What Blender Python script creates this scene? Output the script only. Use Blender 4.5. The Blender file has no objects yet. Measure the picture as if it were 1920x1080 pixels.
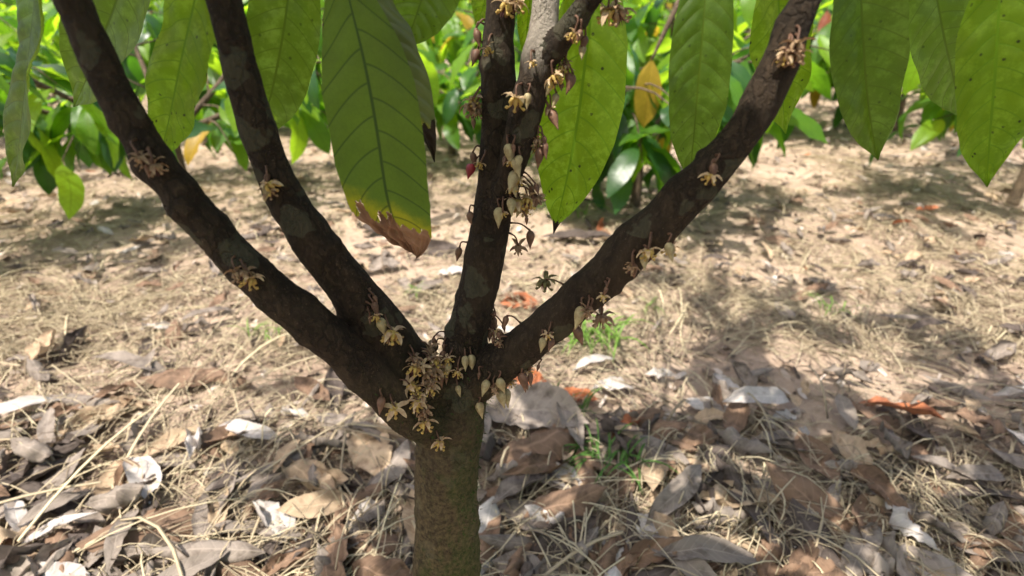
import bpy, bmesh, math, random
import numpy as np
from mathutils import Vector, Matrix, noise
from mathutils.bvhtree import BVHTree

random.seed(7)
rng = np.random.default_rng(7)
R = math.radians
S = bpy.context.scene
COL = S.collection

# ------------------------------------------------------------------ camera, light, exposure
H = 0.80
TILT = 27.7
FPX = 935.0
cam = bpy.data.cameras.new('camera')
camo = bpy.data.objects.new('camera', cam)
COL.objects.link(camo)
camo.location = (0, 0, H)
camo.rotation_euler = (R(90 - TILT), 0, 0)
cam.sensor_width = 36.0
cam.lens = FPX / 1920 * 36.0
cam.clip_start = 0.02
cam.clip_end = 400
cam.dof.use_dof = True
cam.dof.focus_distance = 0.43
cam.dof.aperture_fstop = 5.2
S.camera = camo

SUN_DIR = Vector((-0.33, -0.24, 0.91)).normalized()      # towards the sun
SUN_EL = math.asin(SUN_DIR.z)
SUN_AZ = math.atan2(SUN_DIR.x, SUN_DIR.y)
W = bpy.data.worlds.new('World')
S.world = W
W.use_nodes = True
nt = W.node_tree
sky = nt.nodes.new('ShaderNodeTexSky')
sky.sky_type = 'NISHITA'
sky.sun_disc = False
sky.sun_elevation = SUN_EL
sky.sun_rotation = SUN_AZ
sky.air_density = 0.8
sky.dust_density = 4.0
sky.ozone_density = 0.3
nt.links.new(sky.outputs[0], nt.nodes['Background'].inputs[0])
nt.nodes['Background'].inputs[1].default_value = 0.15
sun = bpy.data.lights.new('sun', 'SUN')
sun.energy = 4.6
sun.angle = R(0.55)
sun.color = (1.0, 0.94, 0.84)
suno = bpy.data.objects.new('sun', sun)
COL.objects.link(suno)
suno.rotation_euler = SUN_DIR.to_track_quat('Z', 'Y').to_euler()
S.view_settings.view_transform = 'Standard'
S.view_settings.look = 'None'
S.view_settings.gamma = 1.0
S.view_settings.exposure = 0.86
S.render.engine = 'CYCLES'
S.cycles.use_denoising = True
S.cycles.max_bounces = 8
S.cycles.transmission_bounces = 6
S.cycles.diffuse_bounces = 5
S.cycles.sample_clamp_indirect = 6

# ------------------------------------------------------------------ frame helpers
CT, ST = math.cos(R(TILT)), math.sin(R(TILT))


def ray(px, py):
    x, y = (px - 960) / FPX, (540 - py) / FPX
    return Vector((x, CT + y * ST, -ST + y * CT))


def at(px, py, Y):
    d = ray(px, py)
    return Vector((0, 0, H)) + d * (Y / d.y)


def gnd(px, py, z=0.0):
    d = ray(px, py)
    return Vector((0, 0, H)) + d * ((z - H) / d.z)


def scale_at(px, py, Y):
    return Y / ray(px, py).y / FPX            # metres per photo pixel


def project(p):
    x, y, z = p[0], p[1], p[2] - H
    dep = y * CT - z * ST
    up = y * ST + z * CT
    if dep < 0.02:
        return None
    return 960 + x / dep * FPX, 540 - up / dep * FPX


# ------------------------------------------------------------------ object helpers
def mesh_obj(name, verts, faces, mat, parent=None, smooth=True, uv=None):
    me = bpy.data.meshes.new(name)
    me.from_pydata([tuple(v) for v in verts], [], faces)
    if uv is not None:
        l = me.uv_layers.new(name='UVMap')
        idx = np.zeros(len(me.loops), dtype=np.int32)
        me.loops.foreach_get('vertex_index', idx)
        l.data.foreach_set('uv', np.asarray(uv, dtype=np.float32)[idx].ravel())
    if smooth:
        me.polygons.foreach_set('use_smooth', [True] * len(me.polygons))
    if mat:
        me.materials.append(mat)
    o = bpy.data.objects.new(name, me)
    COL.objects.link(o)
    if parent:
        o.parent = parent
    return o


def link_copy(name, me, parent=None, mw=None):
    o = bpy.data.objects.new(name, me)
    COL.objects.link(o)
    if parent:
        o.parent = parent
    if mw is not None:
        o.matrix_local = mw
    return o


def empty(name, loc=(0, 0, 0)):
    o = bpy.data.objects.new(name, None)
    o.empty_display_size = 0.1
    COL.objects.link(o)
    o.location = loc
    return o


def tag(o, label=None, cat=None, group=None, kind=None):
    if label:
        o['label'] = label
    if cat:
        o['category'] = cat
    if group:
        o['group'] = group
    if kind:
        o['kind'] = kind
    return o


def catmull(pts, n):
    P = [Vector(p) for p in pts]
    if len(P) == 2:
        return [P[0].lerp(P[1], i / (n - 1)) for i in range(n)]
    P = [P[0] * 2 - P[1]] + P + [P[-1] * 2 - P[-2]]
    segs = len(P) - 3
    dense = []
    for s in range(segs):
        a, b, c, d = P[s:s + 4]
        for k in range(16):
            t = k / 16
            dense.append(0.5 * ((2 * b) + (c - a) * t + (2 * a - 5 * b + 4 * c - d) * t * t + (3 * b - a - 3 * c + d) * t ** 3))
    dense.append(P[-2])
    L = [0]
    for i in range(1, len(dense)):
        L.append(L[-1] + (dense[i] - dense[i - 1]).length)
    out, j = [], 0
    for i in range(n):
        t = L[-1] * i / (n - 1)
        while j < len(L) - 2 and L[j + 1] < t:
            j += 1
        f = (t - L[j]) / max(1e-9, L[j + 1] - L[j])
        out.append(dense[j].lerp(dense[j + 1], f))
    return out


def tube(verts, faces, pts, radii, sides=8, cap=True):
    base = len(verts)
    n = len(pts)
    up = None
    for i in range(n):
        t = (pts[min(i + 1, n - 1)] - pts[max(i - 1, 0)]).normalized()
        if up is None:
            up = t.orthogonal().normalized()
        else:
            up = (up - t * up.dot(t))
            up = up.normalized() if up.length > 1e-6 else t.orthogonal().normalized()
        b = t.cross(up)
        for k in range(sides):
            a = 2 * math.pi * k / sides
            verts.append(pts[i] + (up * math.cos(a) + b * math.sin(a)) * radii[i])
    for i in range(n - 1):
        for k in range(sides):
            k2 = (k + 1) % sides
            faces.append((base + i * sides + k, base + i * sides + k2, base + (i + 1) * sides + k2, base + (i + 1) * sides + k))
    if cap:
        faces.append(tuple(base + k for k in reversed(range(sides))))
        faces.append(tuple(base + (n - 1) * sides + k for k in range(sides)))


# ------------------------------------------------------------------ node helpers
class NT:
    def __init__(self, name):
        self.m = bpy.data.materials.new(name)
        self.m.use_nodes = True
        self.t = self.m.node_tree
        self.t.nodes.clear()
        self.out = self.t.nodes.new('ShaderNodeOutputMaterial')

    def n(self, typ, **kw):
        nd = self.t.nodes.new(typ)
        for k, v in kw.items():
            setattr(nd, k, v)
        return nd

    def put(self, sock, v):
        if hasattr(v, 'is_output') or isinstance(v, bpy.types.NodeSocket):
            self.t.links.new(v, sock)
        elif v is not None:
            if isinstance(v, (tuple, list)) and len(v) == 3 and sock.type == 'RGBA':
                v = (*v, 1)
            sock.default_value = v

    def math(self, op, a, b=None, c=None, clamp=False):
        nd = self.n('ShaderNodeMath', operation=op, use_clamp=clamp)
        for i, v in enumerate((a, b, c)):
            if v is not None:
                self.put(nd.inputs[i], v)
        return nd.outputs[0]

    def noise(self, scale, detail=4, rough=0.55, vec=None, dist=0.0):
        nd = self.n('ShaderNodeTexNoise')
        nd.inputs['Scale'].default_value = scale
        nd.inputs['Detail'].default_value = detail
        nd.inputs['Roughness'].default_value = rough
        nd.inputs['Distortion'].default_value = dist
        if vec is not None:
            self.put(nd.inputs['Vector'], vec)
        return nd.outputs['Fac']

    def ramp(self, fac, lo, hi):
        nd = self.n('ShaderNodeMapRange', interpolation_type='SMOOTHSTEP')
        self.put(nd.inputs['Value'], fac)
        nd.inputs['From Min'].default_value = lo
        nd.inputs['From Max'].default_value = hi
        return nd.outputs[0]

    def mix(self, fac, a, b, blend='MIX'):
        nd = self.n('ShaderNodeMix', data_type='RGBA', blend_type=blend)
        self.put(nd.inputs[0], fac)
        self.put(nd.inputs[6], a)
        self.put(nd.inputs[7], b)
        return nd.outputs[2]

    def bump(self, h, strength, dist):
        nd = self.n('ShaderNodeBump')
        nd.inputs['Strength'].default_value = strength
        nd.inputs['Distance'].default_value = dist
        self.put(nd.inputs['Height'], h)
        return nd.outputs[0]

    def principled(self, col, rough=0.5, normal=None, spec=0.5):
        nd = self.n('ShaderNodeBsdfPrincipled')
        self.put(nd.inputs['Base Color'], col)
        self.put(nd.inputs['Roughness'], rough)
        nd.inputs['Specular IOR Level'].default_value = spec
        if normal is not None:
            self.put(nd.inputs['Normal'], normal)
        return nd.outputs[0]

    def finish(self, sh):
        self.t.links.new(sh, self.out.inputs[0])
        return self.m


def leaf_material(name, base, trans, rough=0.42, tfac=0.5, veins=12, vein_col=None, spots=0.0, yellow_end=0.0, var=0.25):
    k = NT(name)
    uvn = k.n('ShaderNodeTexCoord').outputs['UV']
    sep = k.n('ShaderNodeSeparateXYZ')
    k.put(sep.inputs[0], uvn)
    u, v = sep.outputs[0], sep.outputs[1]
    us = k.math('MULTIPLY_ADD', u, 2.0, -1.0)
    ua = k.math('ABSOLUTE', us)
    side = k.math('GREATER_THAN', us, 0.0)
    up = k.math('POWER', ua, 1.5)
    s = k.math('SUBTRACT', v, k.math('MULTIPLY', up, 0.11))
    s = k.math('MULTIPLY_ADD', s, float(veins), k.math('MULTIPLY', side, 0.45))
    fr = k.math('FRACT', s)
    tri = k.math('ABSOLUTE', k.math('SUBTRACT', fr, 0.5))       # 0 at the vein
    vm = k.math('SUBTRACT', 1.0, k.ramp(tri, 0.015, 0.06))
    mid = k.math('SUBTRACT', 1.0, k.ramp(ua, 0.018, 0.05))
    # fine cross veins
    vor = k.n('ShaderNodeTexVoronoi', feature='DISTANCE_TO_EDGE')
    sc = k.n('ShaderNodeMapping')
    sc.inputs['Scale'].default_value = (20, 55, 1)
    k.put(sc.inputs[0], uvn)
    k.put(vor.inputs['Vector'], sc.outputs[0])
    vor.inputs['Scale'].default_value = 1.0
    fine = k.math('SUBTRACT', 1.0, k.ramp(vor.outputs['Distance'], 0.0, 0.09))
    vall = k.math('MAXIMUM', k.math('MULTIPLY', vm, 0.75), mid)
    vall = k.math('MAXIMUM', vall, k.math('MULTIPLY', fine, 0.16))
    obj = k.n('ShaderNodeTexCoord').outputs['Object']
    nz = k.noise(38, 4, 0.6, obj)
    oi = k.n('ShaderNodeObjectInfo').outputs['Random']
    vcol = vein_col or tuple(c * 0.42 for c in trans)
    varf = k.math('MULTIPLY_ADD', oi, var, k.math('MULTIPLY_ADD', nz, 0.5, 0.65 - var / 2))
    hsv = k.n('ShaderNodeHueSaturation')
    hsv.inputs['Hue'].default_value = 0.5
    k.put(hsv.inputs['Value'], varf)
    k.put(hsv.inputs['Color'], base)
    hsv2 = k.n('ShaderNodeHueSaturation')
    k.put(hsv2.inputs['Value'], varf)
    k.put(hsv2.inputs['Color'], trans)
    cb, ctr = hsv.outputs[0], hsv2.outputs[0]
    if yellow_end:
        ye = k.ramp(k.math('MULTIPLY_ADD', nz, 0.24, k.math('ADD', v, k.math('MULTIPLY', us, 0.08))), yellow_end, yellow_end + 0.075)
        cb = k.mix(ye, cb, (0.30, 0.26, 0.015))
        ctr = k.mix(ye, ctr, (0.62, 0.58, 0.02))
    if spots:
        vo = k.n('ShaderNodeTexVoronoi')
        vo.voronoi_dimensions = '2D'
        vo.inputs['Scale'].default_value = 1.0
        ms_ = k.n('ShaderNodeMapping')
        ms_.inputs['Scale'].default_value = (3.2, 11, 1)
        k.put(ms_.inputs[0], uvn)
        k.put(vo.inputs['Vector'], ms_.outputs[0])
        sp = k.math('SUBTRACT', 1.0, k.ramp(k.math('MULTIPLY_ADD', k.noise(400, 2, 0.6, obj), 0.05, vo.outputs['Distance']), 0.06, 0.11))
        pick = k.math('GREATER_THAN', k.noise(30, 1, 0.5, obj), 0.47)
        sp = k.math('MULTIPLY', k.math('MULTIPLY', sp, pick), spots)
        cb = k.mix(sp, cb, (0.012, 0.010, 0.006))
        ctr = k.mix(sp, ctr, (0.015, 0.012, 0.006))
        blot = k.math('MULTIPLY', k.ramp(k.noise(90, 5, 0.7, obj), 0.45, 0.66), 0.5)
        ctr = k.mix(blot, ctr, tuple(min(1, c * 1.7 + 0.05) for c in trans))
    ctr = k.mix(vall, ctr, vcol)
    cb = k.mix(k.math('MULTIPLY', vall, 0.55), cb, tuple(c * 1.2 for c in vcol))
    hgt = k.math('SUBTRACT', k.math('MULTIPLY', k.noise(160, 3, 0.6, obj), 0.25), vall)
    bmp = k.bump(hgt, 0.35, 0.0006)
    p = k.principled(cb, rough, bmp, 0.45)
    tr = k.n('ShaderNodeBsdfTranslucent')
    k.put(tr.inputs[0], ctr)
    ms = k.n('ShaderNodeMixShader')
    ms.inputs[0].default_value = tfac
    k.t.links.new(p, ms.inputs[1])
    k.t.links.new(tr.outputs[0], ms.inputs[2])
    return k.finish(ms.outputs[0])


def dry_material(name, base, dark, trans=0.12, rough=0.75):
    k = NT(name)
    tc = k.n('ShaderNodeTexCoord')
    sep = k.n('ShaderNodeSeparateXYZ')
    k.put(sep.inputs[0], tc.outputs['UV'])
    us = k.math('ABSOLUTE', k.math('MULTIPLY_ADD', sep.outputs[0], 2.0, -1.0))
    s = k.math('FRACT', k.math('MULTIPLY', k.math('SUBTRACT', sep.outputs[1], k.math('MULTIPLY', us, 0.12)), 11.0))
    vm = k.math('SUBTRACT', 1.0, k.ramp(k.math('ABSOLUTE', k.math('SUBTRACT', s, 0.5)), 0.02, 0.09))
    mid = k.math('SUBTRACT', 1.0, k.ramp(us, 0.02, 0.07))
    va = k.math('MAXIMUM', k.math('MULTIPLY', vm, 0.6), mid)
    nz = k.noise(32, 5, 0.65, tc.outputs['Object'])
    oi = k.n('ShaderNodeObjectInfo').outputs['Random']
    hsv = k.n('ShaderNodeHueSaturation')
    k.put(hsv.inputs['Value'], k.math('MULTIPLY_ADD', oi, 0.55, 0.7))
    k.put(hsv.inputs['Color'], base)
    c = k.mix(k.ramp(nz, 0.42, 0.72), hsv.outputs[0], dark)
    c = k.mix(k.math('MULTIPLY', va, 0.45), c, tuple(min(1, x * 1.5 + .02) for x in base))
    b = k.bump(k.math('ADD', va, nz), 0.5, 0.0012)
    p = k.principled(c, rough, b, 0.25)
    tr = k.n('ShaderNodeBsdfTranslucent')
    k.put(tr.inputs[0], c)
    ms = k.n('ShaderNodeMixShader')
    ms.inputs[0].default_value = trans
    k.t.links.new(p, ms.inputs[1])
    k.t.links.new(tr.outputs[0], ms.inputs[2])
    return k.finish(ms.outputs[0])


def plain(name, col, col2=None, rough=0.6, scale=300, trans=0.0, bump=0.0):
    k = NT(name)
    tc = k.n('ShaderNodeTexCoord').outputs['Object']
    nz = k.noise(scale, 3, 0.6, tc)
    c = k.mix(k.ramp(nz, 0.35, 0.7), col, col2 or tuple(x * 0.75 for x in col))
    p = k.principled(c, rough, k.bump(nz, bump, 0.0005) if bump else None, 0.35)
    if trans:
        tr = k.n('ShaderNodeBsdfTranslucent')
        k.put(tr.inputs[0], c)
        ms = k.n('ShaderNodeMixShader')
        ms.inputs[0].default_value = trans
        k.t.links.new(p, ms.inputs[1])
        k.t.links.new(tr.outputs[0], ms.inputs[2])
        p = ms.outputs[0]
    return k.finish(p)


def bark_material(name, base, dark, moss=0.0, pale=0.0, young=None):  # young: pale tone that paints sunlight onto a stem's top
    k = NT(name)
    tc = k.n('ShaderNodeTexCoord').outputs['Object']
    big = k.noise(14, 4, 0.6, tc)
    mp = k.n('ShaderNodeMapping')
    mp.inputs['Scale'].default_value = (1, 1, 0.45)
    k.put(mp.inputs[0], tc)
    fine = k.noise(330, 6, 0.75, mp.outputs[0])
    mid = k.noise(55, 4, 0.65, mp.outputs[0], 0.6)
    c = k.mix(k.ramp(mid, 0.35, 0.7), base, dark)
    c = k.mix(k.math('MULTIPLY', k.ramp(fine, 0.48, 0.72), 0.7), c, tuple(min(1, x * 2.1) for x in base))
    ck = k.n('ShaderNodeTexVoronoi', feature='DISTANCE_TO_EDGE')
    ck.inputs['Scale'].default_value = 120
    wc = k.n('ShaderNodeVectorMath', operation='ADD')
    nc = k.n('ShaderNodeTexNoise')
    nc.inputs['Scale'].default_value = 140
    nc.inputs['Detail'].default_value = 3
    k.put(nc.inputs['Vector'], tc)
    scn = k.n('ShaderNodeVectorMath', operation='SCALE')
    scn.inputs['Scale'].default_value = 0.012
    k.put(scn.inputs[0], nc.outputs['Color'])
    k.put(wc.inputs[0], mp.outputs[0])
    k.put(wc.inputs[1], scn.outputs[0])
    k.put(ck.inputs['Vector'], wc.outputs[0])
    crack = k.math('SUBTRACT', 1.0, k.ramp(ck.outputs['Distance'], 0.02, 0.16))
    crack = k.math('MULTIPLY', crack, k.ramp(big, 0.35, 0.6))
    c = k.mix(k.math('MULTIPLY', crack, 0.55), c, tuple(x * 0.4 for x in dark))
    fleck = k.ramp(k.noise(520, 3, 0.7, tc), 0.60, 0.72)
    fleck = k.math('MULTIPLY', fleck, k.ramp(k.noise(26, 3, 0.6, tc), 0.42, 0.62))
    c = k.mix(k.math('MULTIPLY', fleck, 0.6), c, tuple(min(1, x * 4.2) for x in base))
    vo = k.n('ShaderNodeTexVoronoi')
    vo.inputs['Scale'].default_value = 26
    wob = k.n('ShaderNodeVectorMath', operation='ADD')
    k.put(wob.inputs[0], tc)
    nv = k.n('ShaderNodeTexNoise')
    nv.inputs['Scale'].default_value = 60
    k.put(nv.inputs['Vector'], tc)
    sc = k.n('ShaderNodeVectorMath', operation='SCALE')
    sc.inputs['Scale'].default_value = 0.035
    k.put(sc.inputs[0], nv.outputs['Color'])
    k.put(wob.inputs[1], sc.outputs[0])
    k.put(vo.inputs['Vector'], wob.outputs[0])
    lich = k.math('SUBTRACT', 1.0, k.ramp(vo.outputs['Distance'], 0.30, 0.35))
    lich = k.math('MULTIPLY', lich, k.math('GREATER_THAN', k.noise(11, 1, 0.5, tc), 0.47))
    lich = k.math('MULTIPLY', lich, k.math('MULTIPLY_ADD', fine, 0.7, 0.25))
    c = k.mix(k.math('MULTIPLY', lich, pale), c, (0.115, 0.115, 0.075))
    if moss:
        sepn = k.n('ShaderNodeSeparateXYZ')
        k.put(sepn.inputs[0], k.n('ShaderNodeNewGeometry').outputs['Normal'])
        sepo = k.n('ShaderNodeSeparateXYZ')
        k.put(sepo.inputs[0], tc)
        low = k.math('SUBTRACT', 1.0, k.ramp(k.math('MULTIPLY_ADD', k.math('SUBTRACT', big, 0.5), 0.25, sepo.outputs[2]), 0.36, 0.58))
        rside = k.math('MULTIPLY_ADD', sepn.outputs[0], 0.16, big)
        mm = k.ramp(k.math('ADD', rside, k.math('MULTIPLY', k.math('SUBTRACT', mid, 0.5), 0.8)), 0.42, 0.66)
        mm = k.math('MULTIPLY', k.math('MULTIPLY', mm, low), moss)
        c = k.mix(mm, c, (0.030, 0.050, 0.010))
        ol = k.math('MULTIPLY', k.ramp(k.noise(200, 6, 0.75, tc), 0.30, 0.78), k.math('MULTIPLY', low, 0.8))
        c = k.mix(ol, c, (0.19, 0.15, 0.075))
    if young:                                   # sun patch painted into the colour: paler towards the stem top
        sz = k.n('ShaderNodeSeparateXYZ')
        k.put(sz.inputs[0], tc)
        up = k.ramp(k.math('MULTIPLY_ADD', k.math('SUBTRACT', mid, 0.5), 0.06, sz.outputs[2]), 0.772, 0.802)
        c = k.mix(k.math('MULTIPLY', up, k.math('MULTIPLY_ADD', fine, 0.5, 0.6)), c, young)  # young is the painted sunlight tone, not a bark colour
    h = k.math('ADD', k.math('MULTIPLY', mid, 0.8), k.math('SUBTRACT', k.math('MULTIPLY', fine, 1.1), k.math('MULTIPLY', crack, 0.6)))
    return k.finish(k.principled(c, 0.85, k.bump(h, 1.0, 0.0028), 0.2))


def ground_material():
    k = NT('dry_soil')
    tc = k.n('ShaderNodeTexCoord').outputs['Object']
    a = k.noise(2.2, 5, 0.6, tc)
    b = k.noise(28, 6, 0.7, tc, 0.4)
    c3 = k.noise(150, 4, 0.7, tc)
    c = k.mix(k.ramp(a, 0.35, 0.68), (0.45, 0.34, 0.255), (0.32, 0.235, 0.175))
    c = k.mix(k.math('MULTIPLY', k.ramp(b, 0.5, 0.75), 0.6), c, (0.17, 0.12, 0.08))
    c = k.mix(k.math('MULTIPLY', k.ramp(c3, 0.52, 0.75), 0.6), c, (0.56, 0.47, 0.37))
    h = k.math('ADD', b, k.math('MULTIPLY', c3, 0.5))
    return k.finish(k.principled(c, 0.95, k.bump(h, 0.8, 0.012), 0.15))


def straw_material(name='dry_straw', cols=((0.16, 0.115, 0.075), (0.40, 0.32, 0.21), (0.54, 0.45, 0.30), (0.66, 0.56, 0.36))):
    k = NT(name)
    at_ = k.n('ShaderNodeAttribute')
    at_.attribute_name = 'tone'
    cr = k.n('ShaderNodeValToRGB')
    e = cr.color_ramp.elements
    e[0].position, e[0].color = 0.0, (*cols[0], 1)
    e[1].position, e[1].color = 1.0, (*cols[3], 1)
    x = e.new(0.35)
    x.color = (*cols[1], 1)
    x = e.new(0.7)
    x.color = (*cols[2], 1)
    k.put(cr.inputs[0], at_.outputs['Fac'])
    nz = k.noise(120, 3, 0.6, k.n('ShaderNodeTexCoord').outputs['Object'])
    c = k.mix(k.math('MULTIPLY', k.ramp(nz, 0.5, 0.8), 0.4), cr.outputs[0], (0.2, 0.15, 0.1))
    return k.finish(k.principled(c, 0.6, None, 0.35))


M = {}
M['leaf_left'] = leaf_material('large_left_leaf', (0.062, 0.100, 0.012), (0.28, 0.43, 0.035), 0.62, 0.58, 11, yellow_end=0.83, var=0.0, vein_col=(0.045, 0.085, 0.014))
M['leaf_glow'] = leaf_material('backlit_spotted_leaf', (0.050, 0.100, 0.008), (0.39, 0.58, 0.010), 0.5, 0.64, 12, spots=0.9, var=0.0, vein_col=(0.17, 0.31, 0.008))
M['leaf_mid'] = leaf_material('near_green_leaf', (0.050, 0.100, 0.012), (0.30, 0.45, 0.02), 0.42, 0.5, 12, spots=0.5, var=0.2)
M['leaf_olive'] = leaf_material('olive_folded_leaf', (0.095, 0.115, 0.060), (0.30, 0.34, 0.06), 0.33, 0.3, 12, var=0.0, yellow_end=0.84)
M['dark'] = leaf_material('dark_green_leaf', (0.026, 0.075, 0.020), (0.12, 0.34, 0.02), 0.33, 0.42, 11)
M['green'] = leaf_material('mid_green_leaf', (0.050, 0.135, 0.014), (0.30, 0.62, 0.02), 0.38, 0.5, 11)
M['lime'] = leaf_material('young_lime_leaf', (0.12, 0.25, 0.016), (0.56, 0.88, 0.03), 0.42, 0.58, 11)
M['yellow'] = leaf_material('yellowing_leaf', (0.42, 0.27, 0.025), (0.75, 0.50, 0.04), 0.5, 0.5, 11)
M['red'] = leaf_material('reddish_flush_leaf', (0.26, 0.07, 0.045), (0.60, 0.16, 0.09), 0.4, 0.5, 11)
M['withered'] = dry_material('withered_leaf_tip', (0.34, 0.185, 0.115), (0.17, 0.085, 0.05), 0.3, 0.55)
M['black_tip'] = dry_material('blackened_leaf_tip', (0.030, 0.020, 0.014), (0.012, 0.008, 0.006), 0.05)
M['dry_grey'] = dry_material('dry_leaf_grey', (0.27, 0.225, 0.19), (0.10, 0.078, 0.062))
M['dry_brown'] = dry_material('dry_leaf_brown', (0.23, 0.145, 0.095), (0.085, 0.055, 0.038))
M['dry_tan'] = dry_material('dry_leaf_tan', (0.46, 0.34, 0.225), (0.25, 0.17, 0.11))
M['dry_pale'] = dry_material('dry_leaf_pale', (0.52, 0.475, 0.44), (0.30, 0.26, 0.24))
M['dry_orange'] = dry_material('dry_leaf_orange', (0.50, 0.185, 0.085), (0.24, 0.09, 0.05), 0.25)
M['dry_dark'] = dry_material('dry_leaf_dark', (0.11, 0.085, 0.072), (0.04, 0.03, 0.026))
M['bark'] = bark_material('mossy_bark', (0.040, 0.027, 0.017), (0.019, 0.013, 0.009), moss=0.9, pale=0.55)
M['bark_sun_top'] = bark_material('bark_with_painted_sun', (0.040, 0.027, 0.017), (0.019, 0.013, 0.009), moss=0.9, pale=0.55, young=(0.34, 0.29, 0.24))  # same bark, with sunlight painted in pale at the stem top
M['bark_far'] = bark_material('plain_bark', (0.16, 0.115, 0.075), (0.07, 0.05, 0.035), pale=0.3)
M['twig'] = plain('green_brown_twig', (0.10, 0.085, 0.035), (0.07, 0.05, 0.025), 0.6, 60)
M['sepal'] = plain('cream_sepal', (0.62, 0.48, 0.29), (0.46, 0.31, 0.19), 0.55, 260, 0.3)
M['hood'] = plain('yellow_petal_hood', (0.58, 0.42, 0.12), (0.42, 0.26, 0.09), 0.55, 300, 0.25)
M['stamen'] = plain('dark_red_staminode', (0.10, 0.022, 0.022), (0.05, 0.012, 0.012), 0.55)
M['bud'] = plain('cream_bud', (0.44, 0.36, 0.20), (0.30, 0.23, 0.12), 0.6, 260, 0.2)
M['bud_dark'] = plain('brown_bud', (0.20, 0.105, 0.065), (0.11, 0.055, 0.035), 0.55, 200, 0.1)
M['bud_red'] = plain('red_bud', (0.34, 0.035, 0.05), (0.22, 0.02, 0.03), 0.5, 200, 0.1)
M['pedicel'] = plain('reddish_flower_stalk', (0.13, 0.065, 0.04), (0.07, 0.035, 0.022), 0.6)
M['flower_old'] = plain('faded_brown_sepal', (0.36, 0.24, 0.14), (0.22, 0.13, 0.075), 0.65, 260, 0.2)
M['flower_green'] = plain('dull_green_sepal', (0.17, 0.15, 0.06), (0.09, 0.07, 0.03), 0.65, 260, 0.2)
M['moss'] = plain('green_moss', (0.045, 0.085, 0.014), (0.02, 0.045, 0.008), 0.8, 200, 0.2)
M['grass'] = plain('fresh_grass_blade', (0.20, 0.34, 0.06), (0.13, 0.24, 0.04), 0.5, 60, 0.4)
M['weed'] = plain('dull_weed_blade', (0.095, 0.20, 0.035), (0.055, 0.13, 0.02), 0.6, 60, 0.3)
M['soil'] = ground_material()
M['straw'] = straw_material()
M['crumb'] = straw_material('leaf_crumb', ((0.07, 0.05, 0.038), (0.20, 0.14, 0.10), (0.34, 0.26, 0.20), (0.56, 0.48, 0.42)))


# ------------------------------------------------------------------ ground
def ground_height(x, y):
    v = Vector((x, y, 0))
    d = math.hypot(x, y)
    return 0.022 * noise.noise(v * 1.7) + 0.010 * noise.noise(v * 7.0) + (0.004 * noise.noise(v * 24) if d < 4 else 0)


def axis_coords(lo, hi, fine, n_out, far):
    mid = list(np.arange(lo, hi + 1e-6, fine))
    step, out_hi, out_lo = fine, [], []
    a = hi
    for _ in range(n_out):
        step *= 1.17
        a += step
        out_hi.append(min(a, far))
        if a >= far:
            break
    step, a = fine, lo
    for _ in range(n_out):
        step *= 1.17
        a -= step
        out_lo.append(max(a, -far))
        if a <= -far:
            break
    return out_lo[::-1] + mid + out_hi


gx = axis_coords(-2.0, 2.0, 0.03, 60, 150)
gy = axis_coords(0.1, 3.2, 0.03, 60, 150)
gv = [(x, y, ground_height(x, y)) for y in gy for x in gx]
nx = len(gx)
gf = [(j * nx + i, j * nx + i + 1, (j + 1) * nx + i + 1, (j + 1) * nx + i) for j in range(len(gy) - 1) for i in range(nx - 1)]
ground = mesh_obj('ground', gv, gf, M['soil'])
tag(ground, kind='structure', label='dry brown plantation soil under straw and leaf litter')

# ------------------------------------------------------------------ leaf builder
PV = [0, .05, .12, .22, .35, .5, .65, .78, .87, .93, .97, 1.0]
PW = [.05, .22, .50, .78, .95, 1.0, .94, .74, .48, .24, .10, .008]


def profile(v):
    return float(np.interp(v, PV, PW))


def leaf_geo(pts, half_w, facing, fold=0.15, nl=40, na=12, quilt=0.0, wave=0.0, veins=12, prof=profile, petiole=None, seed=0, asym=(1, 1), pr=0.0012):
    """pts: midrib points (base to tip); facing: rough normal; returns verts, faces, uv, grid index function"""
    P = catmull(pts, nl + 1)
    verts, uv, faces = [], [], []
    for i in range(nl + 1):
        v = i / nl
        t = (P[min(i + 1, nl)] - P[max(i - 1, 0)]).normalized()
        f = facing(v) if callable(facing) else facing
        nrm = (f - t * f.dot(t)).normalized()
        ac = t.cross(nrm).normalized()
        w = half_w * prof(v)
        for j in range(na + 1):
            u = -1 + 2 * j / na
            au = abs(u)
            z = fold * w * (au ** 1.2)
            s = veins * (v - 0.11 * au ** 1.5) + (0.45 if u > 0 else 0)
            q = abs((s % 1.0) - 0.5) * 2                 # 0 at the vein
            z += quilt * (min(q * 1.6, 1) ** 0.7) * min(1, au * 4) * (1 - au ** 6)
            if wave:
                z += wave * noise.noise(Vector((u * 1.3 + seed, v * 6, seed * 1.7))) * au * min(1, w / half_w * 1.5)
            verts.append(P[i] + ac * (u * w * (asym[0] if u < 0 else (asym[1](v) if callable(asym[1]) else asym[1]))) + nrm * z)
            uv.append((0.5 + 0.5 * u, v))
    for i in range(nl):
        for j in range(na):
            a = i * (na + 1) + j
            faces.append((a, a + 1, a + na + 2, a + na + 1))
    if petiole:
        n0 = len(verts)
        pp = catmull(petiole, 5)
        tube(verts, faces, pp, [pr * 1.3, pr, pr, pr, pr * 1.2], 5)
        uv += [(0.5, 0.02)] * (len(verts) - n0)
    return verts, faces, uv


# ------------------------------------------------------------------ the flowering cacao tree in front
tree = empty('cacao_tree', (-0.048, 0.34, 0))
tag(tree, 'flowering cacao tree with dark forked trunk in the foreground', 'tree')
TREE_INV = Matrix.Translation(tree.location).inverted()


def to_tree(o):
    """o was built in world coordinates: make it a child of the tree without moving it"""
    o.parent = tree
    o.matrix_parent_inverse = TREE_INV
    return o


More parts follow.
